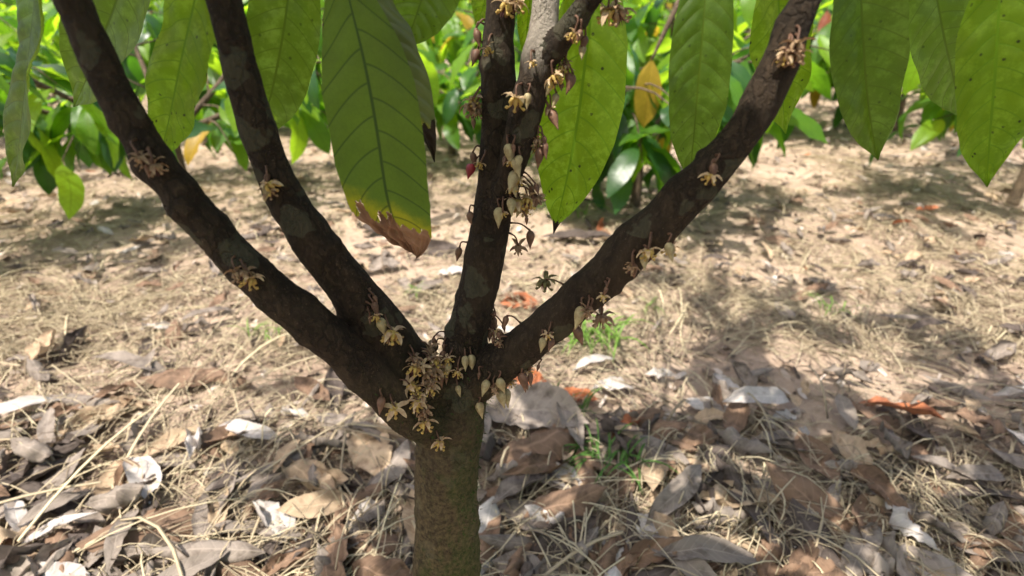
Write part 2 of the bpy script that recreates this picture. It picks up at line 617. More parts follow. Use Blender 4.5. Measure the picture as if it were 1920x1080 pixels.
# branch axes in photo pixels: (px, py, width px, distance Y)
AX = {
    'trunk': [(838, 1085, 126, .338), (838, 980, 119, .345), (837, 890, 116, .352), (842, 820, 122, .358), (852, 765, 126, .362), (862, 725, 104, .366)],
    'stem_mid': [(855, 740, 92, .364), (869, 660, 76, .370), (886, 590, 75, .375), (906, 500, 77, .382), (922, 410, 72, .388), (928, 300, 62, .394), (931, 200, 60, .398), (935, 100, 57, .40), (939, 0, 54, .402), (936, -80, 50, .406), (918, -170, 46, .412)],
    'stem_right': [(918, 450, 44, .384), (940, 385, 52, .380), (962, 300, 52, .376), (988, 200, 58, .376), (1008, 110, 64, .380), (1020, 40, 53, .388), (1024, -30, 50, .396), (1026, -120, 48, .405)],
    'stem_twig': [(1012, 130, 40, .379), (1040, 85, 50, .374), (1075, 40, 46, .366), (1112, -10, 45, .357), (1160, -80, 44, .348), (1215, -160, 42, .34)],
    'right': [(868, 735, 78, .362), (925, 692, 76, .354), (1000, 634, 74, .345), (1100, 548, 78, .333), (1200, 452, 82, .323), (1266, 388, 84, .317), (1350, 300, 76, .313), (1430, 186, 68, .312), (1490, 50, 62, .314), (1540, -90, 57, .317)],
    'left_upper': [(838, 752, 84, .360), (775, 692, 94, .352), (715, 612, 88, .344), (655, 536, 84, .336), (585, 450, 78, .328), (520, 340, 70, .324), (470, 200, 63, .322), (435, 60, 58, .323), (405, -90, 54, .325)],
    'left_lower': [(826, 800, 96, .350), (770, 768, 92, .337), (712, 720, 84, .324), (655, 666, 80, .314), (560, 588, 78, .302), (440, 480, 74, .296), (320, 345, 68, .293), (225, 190, 64, .293), (150, 30, 60, .295), (90, -110, 56, .298)],
}
AXES = {}
wv, wf = [], []
for nm, a in AX.items():
    pts, rad = [], []
    for (px, py, w, Y) in a:
        pts.append(at(px, py, Y))
        rad.append(w / 2 * scale_at(px, py, Y))
    if nm == 'trunk':
        b = pts[0]
        pts = [Vector((b.x - .002, b.y - .012, -0.04)), Vector((b.x - .001, b.y - .010, 0.10))] + pts
        rad = [rad[0] * 1.35, rad[0] * 1.1] + rad
    n = max(24, int(len(pts) * 7))
    L = [0]
    for i in range(1, len(pts)):
        L.append(L[-1] + (pts[i] - pts[i - 1]).length)
    P = catmull(pts, n)
    Ld = [0]
    for i in range(1, n):
        Ld.append(Ld[-1] + (P[i] - P[i - 1]).length)
    rr = np.interp(np.array(Ld) / Ld[-1], np.array(L) / L[-1], rad)
    AXES[nm] = (P, rr)
    tube(wv, wf, P, list(rr), 20)

tmp = mesh_obj('wood_base', wv, wf, None)
md = tmp.modifiers.new('r', 'REMESH')
md.mode = 'VOXEL'
md.voxel_size = 0.0016
sm = tmp.modifiers.new('s', 'SMOOTH')
sm.iterations = 7
sm.factor = 0.5
dg = bpy.context.evaluated_depsgraph_get()
wm = bpy.data.meshes.new_from_object(tmp.evaluated_get(dg))
bpy.data.objects.remove(tmp)
nv = len(wm.vertices)
co = np.zeros(nv * 3)
wm.vertices.foreach_get('co', co)
co = co.reshape(-1, 3)
no = np.zeros(nv * 3)
wm.vertices.foreach_get('normal', no)
no = no.reshape(-1, 3)
disp = np.zeros(nv)
for i in range(nv):
    v = Vector(co[i])
    low = 1.0 if v.z < 0.55 else 0.55
    disp[i] = 0.0014 * noise.noise(v * 20) + 0.0016 * noise.noise(v * 45) + low * (0.0010 * noise.noise(Vector((v.x * 120, v.y * 120, v.z * 70))) + 0.0006 * noise.noise(v * 330))
rk = random.Random(21)
for _ in range(170):
    i = rk.randrange(nv)
    pr_ = project(co[i])
    rad_ = rk.uniform(.003, .008)
    d2 = ((co - co[i]) ** 2).sum(1)
    m_ = d2 < (3 * rad_) ** 2
    disp[m_] += rk.uniform(.0008, .0026) * np.exp(-d2[m_] / (2 * (rad_ * .75) ** 2))
co = co + no * disp[:, None]
wm.vertices.foreach_set('co', co.ravel())
wm.update()
no = np.zeros(nv * 3)
wm.vertices.foreach_get('normal', no)
no = no.reshape(-1, 3)
# which branch does each vertex belong to
best = np.full(nv, 1e9)
own = np.zeros(nv, dtype=int)
names = list(AXES)
for bi, nm in enumerate(names):
    P, rr = AXES[nm]
    for p, r in zip(P, rr):
        d = np.linalg.norm(co - np.array(p), axis=1) / r
        m = d < best
        best[m] = d[m]
        own[m] = bi
polys = np.zeros(len(wm.polygons) * 4, dtype=np.int64)
wm.polygons.foreach_get('vertices', polys)
polys = polys.reshape(-1, 4)
pown = own[polys[:, 0]]
BARK_OBJ = []
for bi, nm in enumerate(names):
    pf = polys[pown == bi]
    if not len(pf):
        continue
    ids, inv = np.unique(pf, return_inverse=True)
    o = mesh_obj('trunk' if nm == 'trunk' else 'branch', co[ids].tolist(), inv.reshape(-1, 4).tolist(), M['bark_sun_top' if nm == 'stem_right' else 'bark'])
    o.data.normals_split_custom_set_from_vertices([tuple(x) for x in no[ids]])
    to_tree(o)
    lab = {'trunk': 'mossy brown trunk of the foreground tree', 'stem_mid': 'upright dark middle stem', 'stem_right': 'upright stem with a sunlit patch near the top',
           'stem_twig': 'short side branch leaning right at the top', 'right': 'thick branch slanting up to the right',
           'left_upper': 'upper of the two branches leaning left', 'left_lower': 'lower of the two branches leaning left'}[nm]
    o['label'] = lab
    BARK_OBJ.append(o)
bvh = BVHTree.FromPolygons([Vector(c) for c in co], polys.tolist())

# moss tufts along the right flank of the trunk
mv, mf = [], []
for _ in range(5200):
    i = random.randrange(nv)
    p, n_ = Vector(co[i]), Vector(no[i])
    pr = project(p)
    if not pr or n_.y > 0.35 or p.z > 0.56 or p.z < 0.2:
        continue
    px, py = pr
    dens = 0.0
    if n_.x > 0.25 and 740 < py < 1090:
        dens = 0.75
    if n_.x > 0.55 and 900 < py < 1020:
        dens = 1.0
    if 800 < px < 900 and 700 < py < 790:
        dens = max(dens, 0.35)
    dens *= 0.4 + 1.2 * max(0, noise.noise(p * 40) + 0.35)
    if random.random() > dens:
        continue
    for _k in range(2):
        d = (n_ + Vector((random.uniform(-.9, .9), random.uniform(-.9, .9), random.uniform(-.5, .9)))).normalized()
        L_ = random.uniform(.0015, .0042)
        s_ = d.orthogonal().normalized() * random.uniform(.0003, .0006)
        b0 = len(mv)
        q = p + Vector((random.uniform(-.002, .002), 0, random.uniform(-.002, .002)))
        mv += [q - s_, q + s_, q + d * L_ + Vector((0, 0, -.0005))]
        mf.append((b0, b0 + 1, b0 + 2))
mo = mesh_obj('moss', mv, mf, M['moss'], smooth=False)
to_tree(mo)
tag(mo, kind='stuff')


# ---- large hanging leaves built from their midribs
def near_leaf(px_pts, half_px, mat, face=(0, -1, 0.1), fold=0.12, label=None, quilt=0.0012, wave=0.004, asym=(1, 1), veins=12, tip=None, prof=profile, nl=110, na=36, petiole_to=None, name='leaf', tipmat=None, tipcurl=0.0):
    pts = [at(*p) for p in px_pts]
    m = px_pts[len(px_pts) // 2]
    hw = half_px * scale_at(*m)
    pet = None
    if petiole_to is not None:
        pet = [petiole_to, petiole_to.lerp(pts[0], .5) + Vector((0, 0, .006)), pts[0]]
    sd = random.uniform(0, 50)
    fc = face if callable(face) else Vector(face)
    v, f, uv = leaf_geo(pts, hw, fc, fold, nl, na, quilt, wave, veins, prof, pet, sd, asym, pr=.0016)
    if tip is None:
        o = mesh_obj(name, v, f, mat, uv=uv)
        to_tree(o)
    else:
        good, bad = [], []
        for q in f:
            if max(q) < len(uv):
                cu = sum(uv[i][0] for i in q) / len(q) * 2 - 1
                cv = sum(uv[i][1] for i in q) / len(q)
                (bad if cv > tip(cu) else good).append(q)
        o = mesh_obj(name, v, good, mat, uv=uv)
        v2 = list(v)
        cx = Vector((0, -1, 0))
        used = sorted({i for q in bad for i in q})
        mp_ = {i: k for k, i in enumerate(used)}
        vv = []
        for i in used:
            cu, cv = uv[i][0] * 2 - 1, uv[i][1]
            e = max(0, cv - tip(cu))
            vv.append(v[i] + Vector((0, tipcurl * e * 2.0 + 0.03 * tipcurl * math.sin(cv * 90 + cu * 6), 0)) + Vector((0, .0003, 0)))
        t = mesh_obj('withered_tip', vv, [tuple(mp_[i] for i in q) for q in bad], tipmat or M['withered'], uv=[uv[i] for i in used])
        t.parent = o
        # drop loose vertices from the living part
        bm = bmesh.new()
        bm.from_mesh(o.data)
        bmesh.ops.delete(bm, geom=[x for x in bm.verts if not x.link_faces], context='VERTS')
        bm.to_mesh(o.data)
        bm.free()
        to_tree(o)
    if label:
        o['label'] = label
    return o


def left_tip(u):
    b = 0.788 - 0.078 * u
    b += 0.030 * math.tanh(5 * noise.noise(Vector((u * 4.6 + 2.2, 0, 5)))) * (1.0 if u > 0 else 0.45)
    return b + 0.010 * noise.noise(Vector((u * 14, 3, 1)))


near_leaf([(628, -110, .335), (655, 0, .325), (684, 120, .318), (706, 240, .314), (726, 370, .313), (748, 440, .317), (772, 502, .328)], 86, M['leaf_left'],
          face=(0.10, -1, 0.15), fold=0.10, label='large green leaf at the left with a brown torn tip', quilt=.0008, veins=11, asym=(1, lambda v: float(np.interp(v, [0, .6, .72, .78, .86, .93, 1], [1, 1, .90, .80, .68, .60, .5]))), prof=lambda v: float(np.interp(v, [0, .08, .18, .28, .38, .58, .75, .88, .94, .975, 1], [.1, .33, .58, .82, .97, 1, .95, .74, .48, .24, .01])), tip=left_tip, tipcurl=.05, nl=200, na=60, wave=.003)
# folded leaf behind it, ending in a black curled tip
near_leaf([(672, -90, .36), (704, 0, .355), (736, 84, .352), (765, 165, .352), (789, 235, .353), (805, 280, .356), (812, 306, .358)], 36, M['leaf_olive'],
          face=(0.85, -0.75, 0.1), fold=0.7, label='narrow folded olive leaf with a black curled tip', tip=lambda u: 0.80 + .02 * math.sin(u * 9), tipmat=M['black_tip'], tipcurl=.01, wave=.006)
near_leaf([(856, -190, .366), (828, -110, .364), (800, -30, .363), (776, 42, .364), (756, 92, .366)], 68, M['leaf_mid'],
          face=(0.05, -1, 0.25), fold=0.06, label='green leaf hanging at the top left with its tip down')
# backlit leaf to the right of the stems
near_leaf([(1125, -130, .43), (1112, 0, .428), (1098, 110, .426), (1084, 220, .426), (1066, 320, .428), (1050, 390, .43), (1038, 438, .433)], 80, M['leaf_glow'],
          face=(-0.10, -1, 0.2), fold=0.05, label='bright backlit spotted leaf right of the stems', tip=lambda u: 0.945 + .006 * math.sin(u * 7), tipmat=M['black_tip'], quilt=.0010, prof=lambda v: float(np.interp(v, [0, .08, .18, .3, .48, .62, .74, .84, .90, .945, .97, 1], [.1, .33, .62, .86, 1, .95, .78, .52, .31, .11, .06, .01])), nl=140, na=44)
near_leaf([(1008, -130, .43), (998, -50, .428), (990, 30, .428), (983, 110, .43)], 25, M['leaf_glow'],
          face=(0.3, -1, 0.2), fold=0.25, label='small leaf tip showing between the two upright stems')
near_leaf([(1330, -120, .38), (1322, 0, .37), (1312, 120, .368), (1302, 240, .37), (1292, 345, .375)], 58, M['leaf_mid'],
          face=(-0.05, -1, 0.25), fold=0.1, label='green leaf hanging just right of the backlit leaf')
near_leaf([(930, -120, .60), (918, -40, .60), (905, 15, .60), (892, 50, .60)], 30, M['leaf_glow'], face=(0.1, -1, 0.3), label='small yellow-green leaf tip left of the middle stem')
# leaves further out along the same branches
SIDE = [
    [(560, -150, .40), (545, -40, .39), (528, 80, .385), (505, 190, .39), (480, 265, .40)],
    [(395, -140, .36), (372, -30, .35), (345, 90, .345), (322, 200, .35), (300, 300, .36)],
    [(265, -150, .45), (240, -60, .44), (205, 40, .44), (170, 130, .45), (140, 200, .46)],
    [(70, -130, .37), (64, 0, .36), (52, 120, .358), (38, 250, .362), (26, 350, .37)],
    [(1440, -160, .42), (1455, -60, .41), (1462, 50, .408), (1466, 160, .412), (1472, 250, .42)],
    [(1600, -150, .38), (1612, -40, .372), (1618, 80, .37), (1628, 200, .374), (1645, 300, .38)],
    [(1735, -140, .45), (1750, -40, .44), (1768, 60, .44), (1788, 150, .45), (1800, 220, .46)],
    [(1880, -130, .36), (1874, 0, .352), (1866, 130, .35), (1856, 250, .355), (1850, 350, .36)],
]
SL = ['leaf furthest up beside the large brown-tipped leaf', 'leaf hanging over the upper left branch', 'leaf hanging between the two left branches', 'leaf hanging at the far left',
      'leaf hanging over the right branch', 'leaf hanging past the end of the right branch', 'shorter leaf near the right side', 'leaf hanging at the far right']
for i, s in enumerate(SIDE):
    near_leaf(s, random.uniform(62, 84), [M['leaf_mid'], M['leaf_glow'], M['leaf_left']][i % 3] if i % 3 != 2 else M['leaf_mid'],
              face=(random.uniform(-.8, .8), -1, random.uniform(.0, .6)), fold=random.uniform(.05, .4), wave=.010, label='green ' + SL[i], nl=70, na=24)


# ------------------------------------------------------------------ shared small leaves for crowns
def crown_leaf_mesh(name, mat, L, w, droop, fold, seed, nl=9, na=4):
    rs = random.Random(seed)
    pts = [Vector((0.018, 0, 0))]
    a = R(rs.uniform(-15, 15))
    q = pts[0].copy()
    for i in range(4):
        q = q + Vector((math.cos(a), rs.uniform(-.08, .08), math.sin(a))) * (L / 4)
        pts.append(q.copy())
        a -= droop / 4
    v, f, uv = leaf_geo(pts, w, lambda t: Vector((0.25, 0, 1)), fold, nl, na, 0.0, 0.018, 11, profile, [Vector((0, 0, 0)), Vector((.009, 0, .001)), pts[0]], seed * 3.1, pr=.0014)
    me = bpy.data.meshes.new(name)
    me.from_pydata([tuple(x) for x in v], [], f)
    l = me.uv_layers.new(name='UVMap')
    idx = np.zeros(len(me.loops), dtype=np.int32)
    me.loops.foreach_get('vertex_index', idx)
    l.data.foreach_set('uv', np.asarray(uv, dtype=np.float32)[idx].ravel())
    me.polygons.foreach_set('use_smooth', [True] * len(me.polygons))
    me.materials.append(mat)
    return me


SHAPES = [(.19, .034, .9, .25), (.23, .040, 1.3, .15), (.21, .036, .5, .35), (.16, .030, 1.0, .2), (.25, .042, .8, .1)]
CROWN = {}
for mk in ('dark', 'green', 'lime', 'yellow', 'red', 'leaf_mid'):
    CROWN[mk] = [crown_leaf_mesh('leaf', M[mk], L, w, d, f, 10 * i + hash(mk[0]) % 1 + i) for i, (L, w, d, f) in enumerate(SHAPES)]


def leaf_matrix(p, direction, roll, s):
    """x axis along direction, z as upward as possible"""
    x = direction.normalized()
    z = Vector((0, 0, 1)) - x * x.z
    if z.length < 1e-3:
        z = x.orthogonal()
    z.normalize()
    y = z.cross(x)
    m = Matrix((x, y, z)).transposed().to_4x4()
    return Matrix.Translation(p) @ m @ Matrix.Rotation(roll, 4, 'X') @ Matrix.Scale(s, 4)


# ---- crown of the foreground tree above the frame (it shades the trunk and the litter)
LIT = [at(1018, 8, .39), at(1012, 35, .385), at(1038, 70, .376), at(1022, -20, .395)]
GLOW = [at(1100, 60, .427), at(1085, 200, .427), at(1060, 320, .428), at(755, 410, .315), at(790, 20, .356), at(770, 150, .352), at(1140, 150, .427)]


def ray_clear(c, tgt, rad):
    d = c - tgt
    t = d.dot(SUN_DIR)
    return t < 0 or (d - SUN_DIR * t).length > rad


def strip_ok(c):
    """keep the crown from shading ground the photograph shows in full sun"""
    g = c - SUN_DIR * (c.z / SUN_DIR.z)
    pr = project(g)
    if pr is None:
        return True
    px, py = pr
    if 620 < px < 1300:
        if 240 < py < 400:
            return False
        if 400 <= py < 545:
            return px < 830 or px > 1080
        if 545 <= py < 775:
            return False
    return True


leaf_count = 0
ends = ['stem_mid', 'stem_right', 'stem_twig', 'right', 'left_upper', 'left_lower']
spread = {'stem_mid': (-.05, .55), 'stem_right': (.18, .75), 'stem_twig': (.45, .10), 'right': (.75, .30), 'left_upper': (-.55, .45), 'left_lower': (-.7, -.15)}
TWIG_POINTS = []
cand = []
for nm in ends:
    P, rr = AXES[nm]
    p0, r0 = P[-1], rr[-1]
    d0 = (P[-1] - P[-4]).normalized()
    hx, hy = spread[nm]
    pts = [p0 - d0 * .01, p0 + d0 * .08, p0 + d0 * .2 + Vector((hx * .18, hy * .18, .10)), p0 + d0 * .25 + Vector((hx * .55, hy * .55, .34)), p0 + d0 * .25 + Vector((hx * .95, hy * .95, .52))]
    E = catmull(pts, 24)
    bv, bf = [], []
    tube(bv, bf, E, [r0 * (1 - .75 * i / 23) for i in range(24)], 10)
    for ti in range(8):
        k = 6 + int(ti * 2.2)
        base = E[min(k, 23)]
        ang = ti * 2.4 + hx * 3
        dv = Vector((math.cos(ang), math.sin(ang), random.uniform(.25, .7))).normalized()
        Lt = random.uniform(.28, .48)
        tp = catmull([base, base + dv * Lt * .5 + Vector((0, 0, .02)), base + dv * Lt + Vector((0, 0, -.02))], 9)
        tube(bv, bf, tp, [.0045 - .0003 * i for i in range(9)], 6)
        for q in range(1, 9):
            for sd in (0, 1):
                az = ang + (1 if sd else -1) * random.uniform(.5, 1.5)
                cand.append((tp[q], Vector((math.cos(az), math.sin(az), random.uniform(-.6, .15))), random.uniform(-.5, .5), random.uniform(.85, 1.15)))
    TWIG_POINTS += [tuple(e) for e in E[8:]]
    o = mesh_obj('branch', bv, bf, M['bark_sun_top' if nm == 'stem_right' else 'bark'])
    o['label'] = 'thin upper branch in the crown above'
    to_tree(o)
random.shuffle(cand)
TG = []
for nm in names:
    for p, r_ in zip(*AXES[nm]):
        pr = project(p)
        if pr and 560 < pr[0] < 1360 and -20 < pr[1] < 1000:
            TG.append(p + Vector((-.3, -.9, .25)) * r_)
TGA = np.array([tuple(t) for t in TG])
SD = np.array(SUN_DIR)


def shade_score(c):
    d = np.array(c) - TGA
    t = d @ SD
    return int(((np.linalg.norm(d - t[:, None] * SD, axis=1) < .05) & (t > 0)).sum())


cand.sort(key=lambda q: -shade_score(q[0] + q[1].normalized() * .1))
placed = []
for (p, d, roll, s) in cand:
    if leaf_count >= 215:
        break
    c = p + d.normalized() * .10
    tipz = p + d.normalized() * .2 + Vector((0, 0, -.09))
    bad = False
    for q in (p, c, tipz):
        pr = project(q)
        if pr and -100 < pr[0] < 2020 and pr[1] > -60:
            bad = True
    if bad or not strip_ok(c) or not all(ray_clear(c, t, .060) and ray_clear(p, t, .035) and ray_clear(tipz, t, .04) for t in LIT) or not all(ray_clear(c, t, .06) for t in GLOW):
        continue
    me = random.choice(CROWN[random.choice(['leaf_mid', 'green', 'dark'])])
    o = link_copy('leaf', me)
    o.parent = tree
    o.matrix_local = TREE_INV @ leaf_matrix(p, d, roll, s)
    placed.append(c)
    leaf_count += 1
# unseen leafy twigs added to shade the stem parts the sun would still reach
EXT = [(p, nm) for nm in ends for p in (AXES[nm][0][-1],)] + [(Vector(v), '') for v in TWIG_POINTS]
for t in TG:
    if leaf_count >= 290:
        break
    if any((lambda d: d.dot(SUN_DIR) > 0 and (d - SUN_DIR * d.dot(SUN_DIR)).length < .045)(c - t) for c in placed):
        continue
    c = t + SUN_DIR * ((random.uniform(1.16, 1.42) - t.z) / SUN_DIR.z)
    az = random.uniform(0, 6.28)
    d = Vector((math.cos(az), math.sin(az), -.25))
    p = c - d.normalized() * .10
    if not all(ray_clear(c, q, .055) and ray_clear(p, q, .03) and ray_clear(c + d * .08, q, .035) for q in LIT):
        continue
    o = link_copy('leaf', CROWN['leaf_mid'][random.choice((1, 4))])
    o.parent = tree
    o.matrix_local = TREE_INV @ leaf_matrix(p, d, 0, 1.1)
    placed.append(c)
    leaf_count += 1
    near = min(EXT, key=lambda e: (e[0] - p).length)[0]
    tv_, tf_ = [], []
    tube(tv_, tf_, catmull([near, near.lerp(p, .5) + Vector((0, 0, .02)), p], 7), [.004, .0036, .0032, .0028, .0024, .002, .0016], 5)
    to_tree(mesh_obj('branch', tv_, tf_, M['twig']))
print('crown leaves', leaf_count)

# ------------------------------------------------------------------ flowers and buds
def sepal_mesh(mat, nm='sepal'):
    pts = [Vector((0.0008, 0, 0)), Vector((.004, 0, .0012)), Vector((.0078, 0, .0008)), Vector((.0105, 0, -.0010))]
    prof = lambda v: float(np.interp(v, [0, .15, .4, .7, .9, 1], [.45, .8, 1, .75, .35, .03]))
    v, f, uv = leaf_geo(pts, .0018, Vector((0, 0, 1)), .35, 8, 4, 0, 0.0008, 5, prof)
    me = bpy.data.meshes.new(nm)
    me.from_pydata([tuple(x) for x in v], [], f)
    me.polygons.foreach_set('use_smooth', [True] * len(me.polygons))
    me.materials.append(mat)
    return me


def hood_mesh(mat):
    """five pouched petal hoods with their strap tips round a small centre"""
    v, f = [], []
    for k in range(5):
        a = 2 * math.pi * (k + .5) / 5
        c, s = math.cos(a), math.sin(a)
        prof = [(.0008, 0.0, .0009), (.0024, -.0008, .0015), (.0034, -.0026, .0014), (.0028, -.0040, .0007), (.0038, -.0052, .0005), (.0056, -.0058, .0012), (.0066, -.0056, .0003)]
        pts = [Vector((r * c, r * s, z)) for r, z, _ in prof]
        tube(v, f, pts, [w for _, _, w in prof], 6)
    tube(v, f, [Vector((0, 0, .001)), Vector((0, 0, -.001)), Vector((0, 0, -.003)), Vector((0, 0, -.0045))], [.0013, .0015, .0010, .0003], 6)
    me = bpy.data.meshes.new('flower')
    me.from_pydata([tuple(x) for x in v], [], f)
    me.polygons.foreach_set('use_smooth', [True] * len(me.polygons))
    me.materials.append(mat)
    return me


def stamen_mesh():
    v, f = [], []
    for k in range(5):
        a = 2 * math.pi * k / 5
        c, s = math.cos(a), math.sin(a)
        pts = [Vector((.0008 * c, .0008 * s, -.001)), Vector((.0016 * c, .0016 * s, -.0045)), Vector((.0020 * c, .0020 * s, -.0080))]
        tube(v, f, pts, [.00045, .0004, .00012], 5)
    me = bpy.data.meshes.new('staminodes')
    me.from_pydata([tuple(x) for x in v], [], f)
    me.materials.append(M['stamen'])
    return me


SEPAL = {'fresh': sepal_mesh(M['sepal']), 'old': sepal_mesh(M['flower_old']), 'green': sepal_mesh(M['flower_green'])}
HOOD = {'fresh': hood_mesh(M['hood']), 'old': hood_mesh(M['flower_old']), 'green': hood_mesh(M['flower_green'])}
STAM = stamen_mesh()


def bud_mesh(mat, long=1.0):
    v, f = [], []
    ns, rings = 10, [(0, .0006), (.0007, .0021), (.0024, .0033), (.0045, .0034), (.0070, .0026), (.0094, .0014), (.0116, .0006), (.0128, .0001)]
    for z, r in rings:
        for k in range(ns):
            a = 2 * math.pi * k / ns
            rr_ = r * (1 + (.10 if k % 2 else -.10))
            v.append(Vector((rr_ * math.cos(a), rr_ * math.sin(a), -z * long)))
    for i in range(len(rings) - 1):
        for k in range(ns):
            k2 = (k + 1) % ns
            f.append((i * ns + k, (i + 1) * ns + k, (i + 1) * ns + k2, i * ns + k2))
    f.append(tuple(range(ns)))
    f.append(tuple((len(rings) - 1) * ns + k for k in reversed(range(ns))))
    me = bpy.data.meshes.new('flower_bud')
    me.from_pydata([tuple(x) for x in v], [], f)
    me.polygons.foreach_set('use_smooth', [True] * len(me.polygons))
    me.materials.append(mat)
    return me


BUD = {'cream': bud_mesh(M['bud'], 1.15), 'dark': bud_mesh(M['bud_dark'], 1.25), 'red': bud_mesh(M['bud_red'], .9)}
camp = Vector((0, 0, H))


def place_on_wood(px, py, off):
    d = ray(px, py).normalized()
    hit = bvh.ray_cast(camp, d)
    if hit[0] is not None and hit[3] < 0.9:
        return hit[0] - d * off, hit[0]
    # outside the silhouette: sit at the depth of the nearest wood along this ray
    bestd, bp = 1e9, None
    for k in range(60):
        p = camp + d * (0.25 + k * .008)
        q = bvh.find_nearest(p)
        if q[0] is not None and q[3] < bestd:
            bestd, bp = q[3], p
    return bp, None


def stalk(part, top, end, rad=.00068, mat=None):
    mid_ = top.lerp(end, .5) + Vector((random.uniform(-.002, .002), random.uniform(-.002, 0), .003))
    v, f = [], []
    tube(v, f, catmull([top, mid_, end], 7), [rad * 1.5, rad, rad, rad, rad, rad * 1.1, rad * 1.4], 5)
    o = mesh_obj('pedicel', v, f, mat or M['pedicel'])
    bpy.context.view_layer.update()
    o.parent = part
    o.matrix_parent_inverse = part.matrix_basis.inverted() @ TREE_INV if False else (TREE_INV.inverted() @ part.matrix_local).inverted()
    return o


def add_flower(px, py, kind='fresh', s=1.0, tilt=None, spin=None, off=.006, attach=None):
    p, hit = place_on_wood(px, py, off)
    src = Vector(attach) if attach else None
    if src is None:
        q = bvh.find_nearest(p + Vector((0, 0.0, .010)))
        src = q[0]
    tl = tilt if tilt is not None else (random.uniform(-.5, .5), random.uniform(-.5, .5))
    o = link_copy('flower', HOOD[kind])
    o.parent = tree
    m = Matrix.Translation(p) @ Matrix.Rotation(tl[0], 4, 'X') @ Matrix.Rotation(tl[1], 4, 'Y') @ Matrix.Rotation(spin if spin is not None else random.uniform(0, 6), 4, 'Z') @ Matrix.Scale(s, 4)
    o.matrix_local = TREE_INV @ m
    for k in range(5):
        c = link_copy('sepal', SEPAL[kind], o)
        c.matrix_local = Matrix.Rotation(2 * math.pi * k / 5 + random.uniform(-.15, .15), 4, 'Z') @ Matrix.Rotation(random.uniform(-.45, .55), 4, 'Y')
    link_copy('staminodes', STAM, o)
    stalk(o, src, p + Vector((0, 0, .0006)))
    return o


def add_bud(px, py, kind='cream', s=1.0, lean=None, off=.004):
    p, hit = place_on_wood(px, py - 8 * s, off)
    q = bvh.find_nearest(p + Vector((0, .002, .005)))
    ln = lean if lean is not None else (random.uniform(-.75, -.05), random.uniform(-.35, .35))
    o = link_copy('flower_bud', BUD[kind])
    o.parent = tree
    m = Matrix.Translation(p) @ Matrix.Rotation(ln[0], 4, 'X') @ Matrix.Rotation(ln[1], 4, 'Y') @ Matrix.Rotation(random.uniform(0, 6), 4, 'Z') @ Matrix.Scale(s, 4)
    o.matrix_local = TREE_INV @ m
    stalk(o, q[0], p)
    return o


FL = [(736, 622, 'fresh', 1.15), (741, 764, 'fresh', 1.05), (797, 792, 'fresh', 1.0), (825, 828, 'fresh', .9), (768, 722, 'fresh', .95), (790, 738, 'fresh', 1.05), (806, 722, 'fresh', .85),
      (783, 752, 'fresh', .9), (815, 690, 'old', 1.0), (800, 700, 'old', .9), (826, 672, 'old', .8), (808, 668, 'old', .85), (795, 772, 'old', .8), (886, 192, 'old', 1.25), (968, 184, 'fresh', 1.0), (1046, 136, 'fresh', 1.05),
      (1140, 18, 'fresh', 1.0), (1160, 20, 'old', 1.0), (968, 376, 'fresh', 1.05), (990, 372, 'fresh', 1.05), (972, 462, 'old', .8), (1022, 526, 'green', 1.0), (1128, 592, 'old', 1.1), (950, 8, 'fresh', .95),
      (972, 4, 'fresh', .9), (893, 205, 'old', .9), (1215, 470, 'fresh', .8), (1258, 462, 'fresh', .8), (1008, 262, 'old', .7)]
rf = random.Random(3)
for _ in range(17):                       # crowded flower cushion in the fork
    t_ = rf.random()
    FL.append((rf.gauss(782 + 34 * t_, 13), rf.gauss(748 - 82 * t_, 11), rf.choice(['old', 'old', 'fresh']), rf.uniform(.65, .95)))
for (x, y) in ((912, 90), (884, 205), (900, 300), (962, 300), (968, 330), (955, 352), (1012, 270), (1030, 200), (1000, 120), (1060, 118), (1075, 70), (985, 392), (946, 400), (925, 612), (940, 640), (1030, 630), (1095, 590), (1128, 560), (1180, 505), (1212, 478), (992, 690), (950, 722), (920, 728), (866, 690), (722, 640), (700, 600), (842, 700)):
    FL.append((x + rf.uniform(-8, 8), y + rf.uniform(-8, 8), rf.choice(['old', 'fresh', 'fresh']), rf.uniform(.42, .7)))
for (x, y) in ((1052, 128), (1038, 148), (972, 378), (1000, 366), (880, 186), (1148, 14), (742, 632), (958, 6)):
    FL.append((x + rf.uniform(-7, 7), y + rf.uniform(-7, 7), rf.choice(['old', 'fresh']), rf.uniform(.6, .85)))
for (x, y, kd, s) in FL:
    o = add_flower(x, y, kd, s * 1.12, off=random.uniform(.005, .010))
